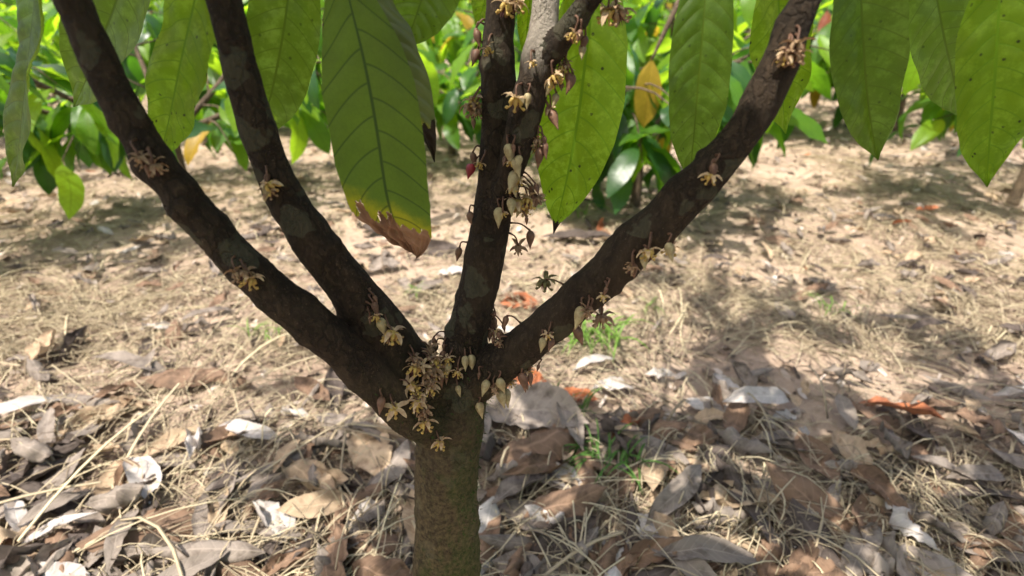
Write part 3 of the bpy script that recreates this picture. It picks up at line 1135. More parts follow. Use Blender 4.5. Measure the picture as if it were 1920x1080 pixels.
BU = [(712, 605, 'cream', 1.2), (936, 397, 'cream', 1.2), (842, 687, 'cream', 1.2), (872, 674, 'cream', 1.0), (883, 673, 'cream', 1.15), (858, 728, 'cream', .8), (898, 763, 'cream', 1.2), (914, 720, 'cream', 1.1),
      (935, 718, 'cream', 1.2), (937, 740, 'cream', 1.3), (949, 738, 'cream', 1.25), (930, 642, 'cream', .8), (1020, 640, 'cream', 1.0), (1080, 620, 'dark', 1.15), (1091, 584, 'cream', 1.35), (978, 708, 'dark', 1.3), (992, 704, 'dark', .9),
      (952, 278, 'cream', 1.2), (964, 305, 'cream', 1.1), (975, 298, 'cream', 1.0), (966, 330, 'cream', 1.3), (960, 345, 'cream', 1.0), (958, 380, 'cream', 1.1), (978, 385, 'cream', 1.0), (1033, 214, 'dark', 1.1), (1044, 181, 'cream', .8), (1075, 146, 'dark', 1.0), (1066, 142, 'dark', .9),
      (1036, 152, 'cream', 1.0), (880, 404, 'dark', 1.0), (886, 292, 'dark', .8), (886, 316, 'red', 1.2), (896, 100, 'dark', 1.0), (893, 62, 'dark', .9), (1012, 284, 'dark', 1.1), (1020, 272, 'dark', .9), (994, 440, 'dark', 1.1), (998, 352, 'dark', .7), (1006, 372, 'dark', .7),
      (950, 598, 'dark', .8), (925, 600, 'dark', .8), (920, 624, 'dark', .8), (934, 628, 'dark', .8), (1036, 640, 'dark', .8), (862, 470, 'dark', .9), (1207, 482, 'cream', .9), (1188, 500, 'dark', .8), (1252, 462, 'cream', 1.0), (1098, 72, 'dark', .8), (1092, 90, 'cream', .8),
      (716, 750, 'dark', 1.0), (700, 572, 'dark', .8), (818, 650, 'dark', .9), (832, 664, 'dark', .9), (824, 704, 'dark', 1.0), (836, 700, 'dark', .9), (990, 180, 'cream', .8)]
rb_ = random.Random(9)
for (x, y) in ((897, 108), (890, 60), (884, 230), (1050, 160), (1088, 60), (1030, 205), (1018, 255), (1002, 350), (1000, 362), (985, 410), (930, 590), (918, 612), (940, 615), (926, 640), (1085, 600), (1110, 578), (1140, 545), (1010, 690), (985, 715), (900, 700), (812, 640), (828, 652), (700, 560), (690, 590), (960, 270), (948, 300)):
    BU.append((x + rb_.uniform(-4, 4), y + rb_.uniform(-4, 4), 'dark', rb_.uniform(.45, .75)))
for (x, y, kd, s) in BU:
    add_bud(x, y, kd, s * .92)
# pale lichen-like old flower scars on the outer branches (small brown buds off the strip)
for nm, ks in (('right', (50, 62)), ('left_upper', (41,)), ('left_lower', (38, 52))):
    P, rr = AXES[nm]
    for k in ks:
        pr = project(P[min(k, len(P) - 1)] + Vector((0, 0, -rr[min(k, len(P) - 1)] * .7)))
        for _ in range(rf.randrange(2, 5)):
            q = (pr[0] + rf.uniform(-22, 22), pr[1] + rf.uniform(-14, 14))
            if rf.random() < .55:
                add_flower(q[0], q[1], rf.choice(['fresh', 'old', 'old']), rf.uniform(.7, .95))
            else:
                add_bud(q[0], q[1], rf.choice(['cream', 'dark', 'dark']), rf.uniform(.5, .85))


# ------------------------------------------------------------------ neighbouring cacao trees
def grow_tree(seed, n_leaves, zmin, spread_r, palette, low=.3):
    """a young cacao: returns trunk/branch geometry and leaf placements, around the origin"""
    rs = random.Random(seed)
    tv, tf = [], []
    lean = Vector((rs.uniform(-.05, .05), rs.uniform(-.05, .05), 0))
    fork = Vector((0, 0, rs.uniform(.26, .36))) + lean
    tube(tv, tf, catmull([Vector((0, 0, -.03)), Vector((lean.x * .3, lean.y * .3, .15)), fork, fork + Vector((0, 0, .02))], 8), [.030, .027, .025, .024, .023, .023, .022, .018], 9)
    branches, cands = [], []
    nb = 5
    for b in range(nb):
        ang = 2 * math.pi * b / nb + rs.uniform(-.4, .4)
        el = rs.uniform(.25, .95)
        Lb = rs.uniform(.75, 1.15) * spread_r / .8
        d = Vector((math.cos(ang) * math.cos(el), math.sin(ang) * math.cos(el), math.sin(el)))
        bv, bf = [], []
        E = catmull([fork - Vector((0, 0, .01)), fork + d * Lb * .35, fork + d * Lb * .7 + Vector((0, 0, .06)), fork + d * Lb + Vector((0, 0, -.02))], 16)
        tube(bv, bf, E, [.017 * (1 - .75 * i / 15) for i in range(16)], 7)
        for t in range(9):
            k = 3 + int(t * 1.45)
            a2 = ang + (1 if t % 2 else -1) * rs.uniform(.4, 1.6)
            dv = Vector((math.cos(a2), math.sin(a2), rs.uniform(-.35, .5))).normalized()
            Lt = rs.uniform(.2, .42)
            tp = catmull([E[k], E[k] + dv * Lt * .5 + Vector((0, 0, .02)), E[k] + dv * Lt + Vector((0, 0, -.05))], 7)
            tube(bv, bf, tp, [.005, .0045, .004, .0035, .003, .0025, .002], 5)
            for q in range(1, 7):
                for sd in (-1, 1):
                    az = a2 + sd * rs.uniform(.3, 1.5)
                    outer = q / 6
                    cands.append((tp[q], Vector((math.cos(az), math.sin(az), rs.uniform(-1.3, .05))), rs.uniform(-.6, .6), rs.uniform(.9, 1.4), outer))
        branches.append((bv, bf))
    rs.shuffle(cands)
    leaves = []
    high = 0
    for c in cands:
        p, d, roll, s, outer = c
        tip = p + d.normalized() * .2 * s
        if min(p.z, tip.z - .05) < zmin:
            continue
        if p.z > 1.05:
            high += 1
            if high > n_leaves * .22:
                continue
        r_ = rs.random()
        top = p.z > .62
        if top and outer > .6:
            mk = 'lime' if r_ < .72 else ('red' if r_ < .79 else 'green')
        else:
            mk = 'dark' if r_ < palette else ('green' if r_ < .82 else ('lime' if r_ < .965 else 'yellow'))
        leaves.append((leaf_matrix(p, d, roll, s), mk, rs.randrange(len(SHAPES))))
        if len(leaves) >= n_leaves:
            break
    return (tv, tf), branches, leaves


def tree_from(spec, name='cacao_tree'):
    (tv, tf), branches, leaves = spec
    root = empty(name)
    mesh_obj('trunk', tv, tf, M['bark_far'], root)
    for bv, bf in branches:
        mesh_obj('branch', bv, bf, M['bark_far'], root)
    for m, mk, si in leaves:
        link_copy('leaf', CROWN[mk][si], root, m)
    return root


def copy_tree(src):
    r = src.copy()
    COL.objects.link(r)
    for ch in list(src.children):
        c = ch.copy()
        COL.objects.link(c)
        c.parent = r
    return r


SPEC = [grow_tree(11, 250, .15, .50, .46), grow_tree(23, 296, .20, .85, .34), grow_tree(37, 296, .22, .85, .26), grow_tree(52, 298, .10, .66, .22)]
PROTO = [tree_from(s) for s in SPEC]
TR = [  # variant, x, y, rot, scale, label
    (0, gnd(1190, 390).x, gnd(1190, 390).y, 0.4, 1.0, 'young cacao bush with thin trunk and a yellow leaf, behind the right branch'),
    (1, -1.62, 2.42, 1.1, 1.0, 'leafy cacao bush of the nearest row behind, on the left'),
    (2, 2.55, 2.45, 2.2, 1.0, 'leafy cacao bush of the nearest row behind, at the far right'),
    (2, -3.55, 2.55, 4.0, 1.0, 'cacao bush of the nearest row behind, at the far left edge'),
    (3, -0.42, 3.5, 0.3, 1.0, 'bright cacao bush behind, showing left of the middle stem'),
    (1, 1.35, 4.45, 3.1, 1.1, 'cacao bush in the second row behind, right of the spotted leaf'),
    (0, -2.55, 4.5, 5.0, 1.2, 'cacao bush in the second row behind, left of the brown-tipped leaf'),
    (1, 3.35, 4.5, 0.7, 1.1, 'cacao bush in the second row behind, second from the right'),
    (2, -4.6, 4.5, 2.0, 1.1, 'cacao bush in the second row behind, furthest left'),
    (3, 0.40, 4.5, 2.1, 1.15, 'bright cacao bush in the second row behind, seen between the two upright stems'),
    (3, -1.55, 4.6, 4.1, 1.15, 'bright cacao bush in the second row behind, hidden by the brown-tipped leaf'),
    (3, 2.35, 4.6, 5.2, 1.15, 'bright cacao bush in the second row behind, above the right branch'),
    (2, -1.75, -1.35, 0.2, 1.25, 'unseen cacao bush added behind the viewer on the left'),  # unseen bushes added to cut sky and bounce light on the trunk
    (1, 0.35, -1.55, 1.7, 1.25, 'unseen cacao bush added right behind the viewer'),
    (2, 2.30, -1.30, 2.9, 1.25, 'unseen cacao bush added behind the viewer on the right'),
    (0, 5.3, 4.5, 1.0, 1.25, 'cacao bush in the second row behind, furthest right'),
]
third = [(1, -5.6, 6.5, 'at the far left'), (0, -3.6, 6.45, 'over the left branches'), (2, -1.5, 6.5, 'above the brown-tipped leaf'), (1, 0.45, 6.4, 'between the stems and the spotted leaf'),
         (2, 2.4, 6.5, 'above the right branch'), (0, 4.4, 6.5, 'second from the right'), (1, 6.4, 6.5, 'at the far right')]
used_proto = [False] * len(PROTO)
for (vi, x, y, rz, s, lab) in TR:
    t = PROTO[vi] if not used_proto[vi] else copy_tree(PROTO[vi])
    used_proto[vi] = True
    t.location = (x, y, ground_height(x, y))
    t.rotation_euler = (0, 0, rz)
    t.scale = (s, s, s)
    tag(t, lab, 'tree', 'young cacao trees planted in rows behind')
for k, (vi, x, y, where) in enumerate(third):
    t = copy_tree(PROTO[vi])
    t.location = (x, y, ground_height(x, y))
    t.rotation_euler = (0, 0, k * 1.9 + .5)
    t.scale = (1.2, 1.2, 1.2)
    tag(t, 'distant cacao bush in the third row, ' + where, 'tree', 'third row of cacao trees')

# yellow leaves hanging on the nearest bush at the right
bush = PROTO[0]
BI = (Matrix.Translation(bush.location) @ Matrix.Rotation(0.4, 4, 'Z')).inverted()


def pixel_leaf(pxs, half_px, mat, label, parent, inv, face=(0, -1, .2), nm='leaf', fold=.2):
    pts = [inv @ at(*p) for p in pxs]
    m = pxs[len(pxs) // 2]
    v, f, uv = leaf_geo(pts, half_px * scale_at(*m), inv.to_3x3() @ Vector(face), fold, 16, 6, 0, .01, 11)
    o = mesh_obj(nm, v, f, mat, parent, uv=uv)
    if label:
        o['label'] = label
    return o


pixel_leaf([(1222, 112, 2.0), (1216, 150, 1.99), (1212, 195, 1.99), (1206, 240, 2.0)], 25, M['yellow'], 'yellow leaf hanging at the front', bush, BI)
pixel_leaf([(1136, 240, 2.0), (1132, 275, 1.99), (1129, 308, 2.0)], 11, M['yellow'], 'small yellow leaf low on the left side', bush, BI)
rq = random.Random(17)
for _ in range(46):
    px, py = rq.uniform(1115, 1330), rq.uniform(60, 300)
    Y_ = rq.uniform(2.05, 2.5)
    c = BI @ at(px, py, Y_)
    az = rq.uniform(0, 6.28)
    link_copy('leaf', CROWN[rq.choice(['dark', 'dark', 'dark', 'green', 'lime'])][rq.randrange(5)], bush, leaf_matrix(c, Vector((math.cos(az), math.sin(az), rq.uniform(-2.2, -.5))), rq.uniform(-.6, .6), rq.uniform(.9, 1.25)))
# the slanting brown twig the yellow leaf hangs from
sv, sf = [], []
tube(sv, sf, [BI @ p for p in catmull([at(1275, 0, 2.02), at(1245, 62, 2.01), at(1222, 112, 2.0)], 8)], [.012, .011, .010, .010, .009, .008, .006, .004], 6)
mesh_obj('branch', sv, sf, M['bark_far'], bush)['label'] = 'slanting brown twig holding the yellow leaf'

# far rows that read as one mass
fv, ff, fuv, fm = [], [], [], []
basis = {}
for mk in ('dark', 'green', 'lime'):
    me = CROWN[mk][1]
    basis[mk] = ([v.co.copy() for v in me.vertices], [tuple(p.vertices) for p in me.polygons])
far_me = {}
for mi, mk in enumerate(('dark', 'green', 'lime')):
    vs, fs = basis[mk]
    A = np.array([tuple(v) for v in vs])
    V_, F_ = [], []
    n = 0
    for _ in range(2300):
        y = random.uniform(7.4, 12)
        x = random.uniform(-1.25, 1.25) * y
        z = random.uniform(.12, 1.7) if mk != 'lime' else random.uniform(.5, 1.8)
        az = random.uniform(0, 6.28)
        m = np.array(leaf_matrix(Vector((x, y, z)), Vector((math.cos(az), math.sin(az), random.uniform(-1.4, .1))), random.uniform(-.6, .6), random.uniform(1.0, 1.6)))
        V_.append(A @ m[:3, :3].T + m[:3, 3])
        F_ += [tuple(i + n for i in f) for f in fs]
        n += len(vs)
    far_me[mk] = (np.concatenate(V_), F_)
allv, allf, mids = [], [], []
n = 0
for mi, mk in enumerate(('dark', 'green', 'lime')):
    V_, F_ = far_me[mk]
    allv.append(V_)
    allf += [tuple(i + n for i in f) for f in F_]
    mids += [mi] * len(F_)
    n += len(V_)
far = mesh_obj('distant_foliage', np.concatenate(allv).tolist(), allf, M['dark'])
far.data.materials.append(M['green'])
far.data.materials.append(M['lime'])
far.data.polygons.foreach_set('material_index', mids)
tag(far, 'mass of far cacao foliage closing the view behind the rows', 'foliage', kind='stuff')

# ------------------------------------------------------------------ straw over the ground
def straw(count, y0, y1, rmul, seed, lift, lenr):
    g = np.random.default_rng(seed)
    y = y0 * (y1 / y0) ** g.random(count * 2)
    x = (g.random(count * 2) * 2 - 1) * (y * 1.18 + .75)
    keep = np.zeros(count * 2, dtype=bool)
    for i in range(count * 2):
        d = noise.noise(Vector((x[i] * 2.6, y[i] * 2.6, seed * .3))) + .5 * noise.noise(Vector((x[i] * 8, y[i] * 8, 4)))
        keep[i] = random.random() < 0.52 + 0.9 * d
    x, y = x[keep][:count], y[keep][:count]
    n = len(x)
    hd = g.random(n) * 2 * np.pi
    # patches share a direction
    for i in range(n):
        a = noise.noise(Vector((x[i] * 1.8, y[i] * 1.8, 9))) * 5
        if g.random() < .55:
            hd[i] = a + g.normal() * .5
    L = lenr[0] + (lenr[1] - lenr[0]) * g.random(n) ** 1.6
    cur = g.normal(size=n) * (0.30 + 0.55 * (g.random(n) < .25))
    rad = (0.0006 + 0.0009 * g.random(n) ** 2) * rmul
    z0 = g.random(n) * lift
    arch = g.random(n) ** 2 * lift * 1.2
    tilt = g.normal(size=n) * .10
    K = 6
    V_ = np.zeros((n, K, 3, 3))
    t = np.linspace(0, 1, K)
    ang = hd[:, None] + cur[:, None] * (t[None] - .5)
    st = (L / (K - 1))[:, None]
    cx = x[:, None] + np.cumsum(np.cos(ang) * st, 1) - (np.cos(hd) * L / 2)[:, None]
    cy = y[:, None] + np.cumsum(np.sin(ang) * st, 1) - (np.sin(hd) * L / 2)[:, None]
    gh = np.array([[ground_height(cx[i, k], cy[i, k]) for k in (0, K - 1)] for i in range(n)])
    cz = gh[:, :1] + (gh[:, 1:] - gh[:, :1]) * t[None] + .002 + z0[:, None] + arch[:, None] * 4 * t * (1 - t) + (tilt * L)[:, None] * (t[None] - .5)
    cz = np.maximum(cz, gh.min(1)[:, None] - .004)
    px, py = -np.sin(ang), np.cos(ang)
    for s in range(3):
        a = 2 * np.pi * s / 3 + .5
        w = np.cos(a) * rad[:, None] * 1.35
        V_[:, :, s, 0] = cx + px * w
        V_[:, :, s, 1] = cy + py * w
        V_[:, :, s, 2] = cz + np.sin(a) * rad[:, None]
    F_ = []
    base = (np.arange(n) * K * 3)[:, None]
    loc = []
    for k in range(K - 1):
        for s in range(3):
            s2 = (s + 1) % 3
            loc.append((k * 3 + s, k * 3 + s2, (k + 1) * 3 + s2, (k + 1) * 3 + s))
    F_ = (base[:, :, None] + np.array(loc)[None]).reshape(-1, 4)
    tone = np.repeat(np.clip(g.normal(.44, .29, n), 0, 1), K * 3)
    return V_.reshape(-1, 3), F_, tone


sets = [straw(5000, .30, 1.6, 0.8, 13, .022, (.015, .07)), straw(7600, .30, 1.5, 0.85, 3, .034, (.03, .22)), straw(12500, 1.1, 3.4, 1.2, 4, .018, (.04, .22)), straw(6500, 2.6, 9.0, 2.2, 5, .018, (.06, .26)), straw(330, .32, 2.6, 1.9, 6, .045, (.10, .36))]
sv_, sf_, st_ = [], [], []
n = 0
for V_, F_, T_ in sets:
    sv_.append(V_)
    sf_.append(F_ + n)
    st_.append(T_)
    n += len(V_)
so = mesh_obj('straw', np.concatenate(sv_).tolist(), np.concatenate(sf_).tolist(), M['straw'])
a_ = so.data.attributes.new('tone', 'FLOAT', 'POINT')
a_.data.foreach_set('value', np.concatenate(st_).astype(np.float32))
tag(so, 'dry pale straw stalks strewn over the soil', 'straw', kind='stuff')


# ------------------------------------------------------------------ dead leaves
def dead_leaf_geo(L, w, seed, curl, bend, crumple=.012, nl=18, na=8, erode=.3):
    rs = random.Random(seed)
    a = bend * .6
    pts = []
    q = Vector((-L / 2, 0, 0))
    for i in range(6):
        pts.append(q.copy())
        q = q + Vector((math.cos(a), rs.uniform(-.15, .15), math.sin(a))) * (L / 5)
        a -= bend / 5 * rs.uniform(.5, 1.5)
    zm = min(p.z for p in pts)
    P = catmull(pts, nl + 1)
    v, f, uv = [], [], []
    for i in range(nl + 1):
        t = i / nl
        ww = max(w * profile(t), .0006)
        ph = curl * (1 + .5 * noise.noise(Vector((t * 3, seed, 1))))
        for j in range(na + 1):
            u = -1 + 2 * j / na
            th = ph * u
            if abs(ph) > .05:
                yy, zz = ww * math.sin(th) / ph, ww * (1 - math.cos(th)) / ph
            else:
                yy, zz = ww * u, 0
            cr = crumple * (noise.noise(Vector((u * 1.6, t * 5, seed))) + .5 * noise.noise(Vector((u * 4, t * 11, seed + 3))))
            edge = 1 - erode * max(0, noise.noise(Vector((t * 13, u, seed + 9)))) * abs(u) ** 3
            v.append(P[i] + Vector((0, yy * edge, zz + cr * min(1, ww / w * 1.3))))
            uv.append((.5 + .5 * u, t))
    for i in range(nl):
        for j in range(na):
            b = i * (na + 1) + j
            f.append((b, b + 1, b + na + 2, b + na + 1))
    zm = min(p.z for p in v)
    v = [p - Vector((0, 0, zm)) for p in v]
    return v, f, uv


DM = ['dry_grey', 'dry_brown', 'dry_tan', 'dry_pale', 'dry_dark', 'dry_orange']
DEAD = {}
for mk in DM:
    DEAD[mk] = []
    for i in range(7):
        rs = random.Random(i * 7 + len(mk))
        v, f, uv = dead_leaf_geo(rs.uniform(.12, .21), rs.uniform(.024, .040), i * 5 + len(mk), rs.choice([-1, 1, 1]) * rs.uniform(.4, 1.9), rs.uniform(-.5, 1.1), rs.uniform(.006, .012) if i < 4 else rs.uniform(.014, .03), erode=.15 if i < 4 else .55)
        o = mesh_obj('dead_leaf', v, f, M[mk], uv=uv)
        DEAD[mk].append(o.data)
        bpy.data.objects.remove(o)


def put_leaf(o, x, y, rz, tilt=(0, 0), s=1.0, dz=.008):
    o.location = (x, y, ground_height(x, y) + dz)
    o.rotation_euler = (tilt[0], tilt[1], rz)
    o.scale = (s, s, s)


BIG = [  # px, py, material, length px, half width px, rot, curl, bend, tilt, label
    (1000, 800, 'dry_grey', 210, 44, -.25, .7, .5, (.25, .05), 'big grey-brown dead leaf right of the trunk, below the fork'),
    (1010, 868, 'dry_brown', 190, 42, .35, -.9, .7, (-.1, .1), 'broad brown dead leaf below the big grey one, right of the trunk'),
    (975, 742, 'dry_orange', 110, 26, .15, .8, .4, (.3, 0), 'orange-brown dead leaf below the right branch, nearest the fork'),
    (1082, 758, 'dry_orange', 80, 13, -.35, .9, .3, (.2, 0), 'small bright orange dead leaf beside the big grey one'),
    (1236, 1035, 'dry_pale', 140, 26, -1.0, .5, .4, (.2, .15), 'whitish dead leaf in the lower right corner of the litter'),
    (700, 862, 'dry_tan', 150, 32, -1.15, .5, .5, (.15, .1), 'long pale tan dead leaf left of the trunk'),
    (684, 984, 'dry_pale', 95, 26, .15, .6, .5, (.2, 0), 'bluish pale dead leaf low at the left of the trunk'),
    (690, 1040, 'dry_brown', 150, 36, -.1, -.8, .6, (0, 0), 'brown dead leaf under the straw at the lower left'),
    (822, 476, 'dry_dark', 95, 18, -.05, .5, .1, (.75, 0), 'pointed dark brown dead leaf just left of the middle stem'),
    (1122, 440, 'dry_orange', 36, 16, 1.2, .9, .8, (.9, .2), 'small upright tan-orange dead leaf under the spotted leaf tip'),
    (975, 576, 'dry_orange', 75, 16, -.05, .6, .3, (.35, 0), 'reddish brown dead leaf between the middle stem and right branch'),
    (1150, 742, 'dry_pale', 80, 14, -.1, .9, .6, (.1, 0), 'pale dead leaf on open soil right of the orange leaf'),
    (1235, 715, 'dry_pale', 55, 9, -.1, .8, .3, (.1, 0), 'narrow pale dead leaf on bare soil at the right'),
    (1085, 455, 'dry_dark', 140, 13, -.12, .7, .3, (.1, 0), 'long dark dead leaf lying below the spotted leaf tip'),
    (1055, 920, 'dry_pale', 110, 20, -.45, .8, .5, (.2, 0), 'pale curled dead leaf in the litter right of the trunk'),
    (1010, 985, 'dry_grey', 170, 26, -.35, .7, .4, (.15, 0), 'long grey dead leaf low right of the trunk'),
    (1060, 1000, 'dry_dark', 120, 24, .1, -.8, .3, (0, 0), 'dark rotting dead leaf in the lower litter right of the trunk'),
    (850, 520, 'dry_pale', 60, 10, .1, .6, .3, (.2, 0), 'pale dead leaf behind the middle stem, half hidden'),
    (720, 505, 'dry_grey', 70, 14, .3, .8, .5, (.3, 0), 'grey curled dead leaf above the upper left branch'),
    (700, 440, 'dry_dark', 60, 12, -.4, .9, .5, (.3, 0), 'dark dead leaf behind the torn brown leaf tip'),
    (1225, 830, 'dry_brown', 130, 22, .1, -.7, .3, (0, 0), 'reddish brown dead leaf lying flat in the shade at right'),
]
for i, (px, py, mk, Lp, wp, rz, curl, bend, tilt, lab) in enumerate(BIG):
    g = gnd(px, py)
    depth = g.y * CT + H * ST
    k = depth / FPX
    v, f, uv = dead_leaf_geo(Lp * k, wp * k * 1.25, 200 + i, curl, bend, .014, 22, 11)
    o = mesh_obj('dead_leaf', v, f, M[mk], uv=uv)
    put_leaf(o, g.x, g.y, rz, tilt, 1, .014)
    tag(o, lab, 'dead leaf')

GL = {'dry_grey': ('grey-brown curled dead leaf lying in the litter', 'grey dead leaves in the litter'), 'dry_brown': ('plain brown curled dead leaf lying in the litter', 'brown dead leaves in the litter'),
      'dry_tan': ('tan dead leaf lying in the litter', 'tan dead leaves in the litter'), 'dry_pale': ('whitish dead leaf lying in the litter', 'whitish dead leaves in the litter'),
      'dry_dark': ('blackish dead leaf lying in the litter', 'blackish dead leaves in the litter'), 'dry_orange': ('orange dead leaf lying in the litter', 'orange dead leaves in the litter')}


def litter_density(x, y):
    pr = project((x, y, 0))
    if pr is None:
        return .5
    px, py = pr
    if py > 765:
        return .62 if abs(px - 1100) > 60 or py > 800 else .3
    if py > 560:
        return .10 if 640 < px < 1300 else .3
    if py > 400:
        return .75 if (px < 850 or px > 1030) else .16
    return .42


SMALL = []
cnt, stuffv, stufff, stuffuv, stuffmat = 0, [], [], [], []
pts_l = []
rl = random.Random(5)
while len(pts_l) < 1500:
    y = .32 * (7.5 / .32) ** rl.random()
    x = rl.uniform(-1, 1) * (y * 1.12 + .3)
    if rl.random() < litter_density(x, y):
        pts_l.append((x, y))
pts_l.sort(key=lambda p: p[1])
nst = 0
for i, (x, y) in enumerate(pts_l):
    r_ = rl.random()
    mk = 'dry_grey' if r_ < .34 else 'dry_brown' if r_ < .58 else 'dry_tan' if r_ < .76 else 'dry_pale' if r_ < .82 else 'dry_dark' if r_ < .98 else 'dry_orange'
    if mk == 'dry_orange' and y < .8:
        mk = 'dry_brown'
    me = rl.choice(DEAD[mk])
    rz, tl, s = rl.uniform(0, 6.28), (rl.uniform(-.45, .45), rl.uniform(-.3, .3)), rl.uniform(.35, 1.05) * (.72 if y > 1.15 else 1)
    dz = rl.uniform(.002, .034)
    if cnt < 275:
        o = link_copy('dead_leaf', me)
        put_leaf(o, x, y, rz, tl, s, dz)
        tag(o, GL[mk][0], 'dead leaf', GL[mk][1])
        SMALL.append((o, mk))
        cnt += 1
    else:
        m = Matrix.Translation((x, y, ground_height(x, y) + dz)) @ Matrix.Rotation(rz, 4, 'Z') @ Matrix.Rotation(tl[1], 4, 'Y') @ Matrix.Rotation(tl[0], 4, 'X') @ Matrix.Scale(s, 4)
        for vv in me.vertices:
            stuffv.append(m @ vv.co)
        ul = np.zeros(len(me.loops) * 2, dtype=np.float32)
        me.uv_layers[0].data.foreach_get('uv', ul)
        for p in me.polygons:
            stufff.append(tuple(q + nst for q in p.vertices))
            stuffmat.append(DM.index(mk))
        pv = np.zeros((len(me.vertices), 2), dtype=np.float32)
        li = np.zeros(len(me.loops), dtype=np.int32)
        me.loops.foreach_get('vertex_index', li)
        pv[li] = ul.reshape(-1, 2)
        stuffuv.append(pv)
        nst += len(me.vertices)
lit = mesh_obj('fallen_leaves', stuffv, stufff, M[DM[0]], uv=np.concatenate(stuffuv))
for mk in DM[1:]:
    lit.data.materials.append(M[mk])
lit.data.polygons.foreach_set('material_index', stuffmat)
tag(lit, 'scattered small fallen leaves further back between the rows', 'fallen leaves', kind='stuff')


# ------------------------------------------------------------------ crumbled leaf bits between the straw
gc = np.random.default_rng(12)
n = 14000
yy = .30 * (7.0 / .30) ** gc.random(n)
xx = (gc.random(n) * 2 - 1) * (yy * 1.15 + .7)
cv_, cf_, ct_ = [], [], []
for i in range(n):
    a = gc.random() * 6.28
    L_ = gc.uniform(.004, .016) * (1 + .35 * yy[i])
    w_ = L_ * gc.uniform(.25, .7)
    z = ground_height(xx[i], yy[i]) + gc.uniform(.001, .012)
    t1, t2 = gc.normal() * .35, gc.normal() * .35
    b = len(cv_)
    for (u, v) in ((-1, -.3), (-.2, -1), (.9, -.5), (1, .4), (.1, .9), (-.8, .6)):
        u, v = u * L_ * gc.uniform(.7, 1.2), v * w_ * gc.uniform(.6, 1.2)
        cv_.append((xx[i] + u * math.cos(a) - v * math.sin(a), yy[i] + u * math.sin(a) + v * math.cos(a), z + u * t1 + v * t2 + abs(v) * gc.uniform(-.2, .8)))
    cf_ += [(b, b + 1, b + 4, b + 5), (b + 1, b + 2, b + 3, b + 4)]
    ct_ += [min(1, max(0, gc.normal(.42, .3)))] * 6
cr_ = mesh_obj('leaf_crumbs', cv_, cf_, M['crumb'])
a_ = cr_.data.attributes.new('tone', 'FLOAT', 'POINT')
a_.data.foreach_set('value', np.array(ct_, dtype=np.float32))
tag(cr_, 'crumbled bits of dry leaf between the straw', 'leaf litter', kind='stuff')


# ------------------------------------------------------------------ green grass tufts
def tuft(px, py, n, size, label, mat=None, wide=1.0):
    g = gnd(px, py)
    root = empty('grass_tuft', (g.x, g.y, ground_height(g.x, g.y) + .012))
    tag(root, label, 'grass tuft')
    for i in range(n):
        a = random.uniform(0, 6.28)
        L_ = size * random.uniform(.5, 1.1)
        o_ = Vector((random.uniform(-.5, .5), random.uniform(-.3, .3), 0)) * size * wide
        out = Vector((math.cos(a), math.sin(a), 0))
        pts = [o_, o_ + out * L_ * .3 + Vector((0, 0, L_ * .45)), o_ + out * L_ * .75 + Vector((0, 0, L_ * .55)), o_ + out * L_ * 1.1 + Vector((0, 0, L_ * .35))]
        prof = lambda v: float(np.interp(v, [0, .3, .7, 1], [.6, 1, .7, .03]))
        v, f, uv = leaf_geo(pts, size * .030 * random.uniform(.6, 1.2), Vector((0, 0, 1)) - out * .5, .4, 6, 2, 0, 0, 5, prof)
        mesh_obj('blade', v, f, mat or M['grass'], root, uv=uv)
    return root


tuft(1112, 646, 46, .13, 'bright green grass tuft in the sun below the right branch')
tuft(1040, 648, 9, .07, 'thin green grass tuft touching the underside of the right branch')
tuft(1150, 888, 30, .09, 'small green weed in shaded litter at right', M['weed'])
tuft(1090, 880, 18, .07, 'dull green weed right of the brown dead leaf', M['weed'])
tuft(1062, 792, 14, .075, 'faint green weed beside the small orange leaf', M['weed'])
tuft(1065, 418, 22, .15, 'pale green grass tuft under the tip of the spotted leaf')
tuft(1210, 590, 8, .06, 'sparse green grass tuft on soil at the right')
tuft(780, 560, 9, .07, 'yellowish grass tuft between the left branch and middle stem')
tuft(1165, 370, 14, .14, 'grass tuft at the foot of the right bush')
tuft(500, 640, 14, .08, 'green grass tuft left of the left branches')
tuft(1560, 600, 14, .08, 'green grass tuft far right in the straw')

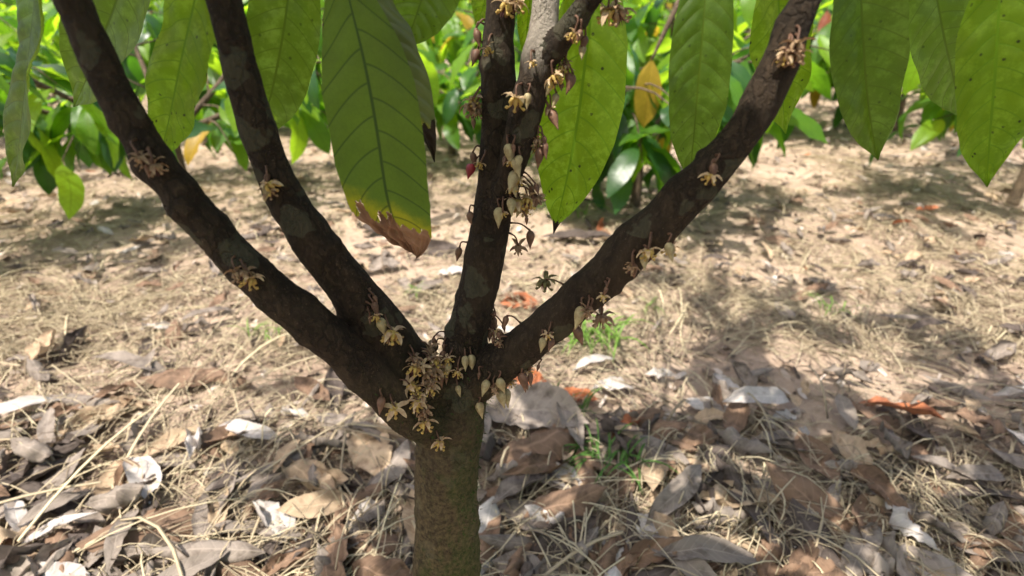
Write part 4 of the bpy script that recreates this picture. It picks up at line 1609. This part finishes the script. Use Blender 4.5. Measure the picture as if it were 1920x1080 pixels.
# ------------------------------------------------------------------ say where each small dead leaf lies
LM = [('the trunk foot', tree.location.x, tree.location.y)]
for (px, py, mk, *_r), nm in zip(BIG, ['the big grey-brown leaf', 'the broad brown leaf', 'the orange leaf under the fork', 'the small bright orange leaf', 'the whitish corner leaf', 'the long tan leaf', 'the bluish pale leaf',
                                       'the brown lower-left leaf', 'the pointed dark leaf', 'the upright tan-orange leaf', 'the reddish leaf by the stem', 'the pale leaf on open soil', 'the narrow pale leaf', 'the long dark leaf',
                                       'the pale curled leaf', 'the long grey leaf', 'the dark rotting leaf', 'the half-hidden pale leaf', 'the grey leaf above the left branch', 'the dark leaf behind the torn tip', 'the flat reddish leaf']):
    g = gnd(px, py)
    LM.append((nm, g.x, g.y))
for nm, px, py in (('the right grass tuft', 1560, 600), ('the left grass tuft', 500, 640), ('the bright grass tuft', 1112, 640), ('the small green weed', 1150, 888), ('the far right bottom corner', 1900, 1060), ('the bottom left corner', 20, 1060),
                   ('the right edge', 1900, 800), ('the left edge', 20, 800)):
    g = gnd(px, py)
    LM.append((nm, g.x, g.y))
buckets = {}
CW = {'dry_grey': 'grey', 'dry_brown': 'brown', 'dry_tan': 'tan', 'dry_pale': 'whitish', 'dry_dark': 'blackish', 'dry_orange': 'orange'}
for o, mk in SMALL:
    x, y = o.location.x, o.location.y
    nm, lx, ly = min(LM, key=lambda q: (q[1] - x) ** 2 + (q[2] - y) ** 2)
    dx, dy = x - lx, y - ly
    rel = ('right of' if dx > 0 else 'left of') if abs(dx) > abs(dy) else ('behind' if dy > 0 else 'in front of')
    buckets.setdefault((CW[mk], rel, nm), []).append((math.hypot(dx, dy), o))
ORD = ['nearest', 'second nearest', 'third nearest', 'fourth nearest', 'fifth nearest', 'sixth nearest', 'seventh nearest', 'eighth nearest', 'ninth nearest', 'tenth nearest']
for (cw, rel, nm), L in buckets.items():
    L.sort(key=lambda q: q[0])
    for i, (d, o) in enumerate(L):
        if len(L) == 1:
            o['label'] = f'only {cw} dead leaf {rel} {nm}'
        elif i < len(ORD):
            o['label'] = f'{cw} dead leaf {rel} {nm}, {ORD[i]} to it'
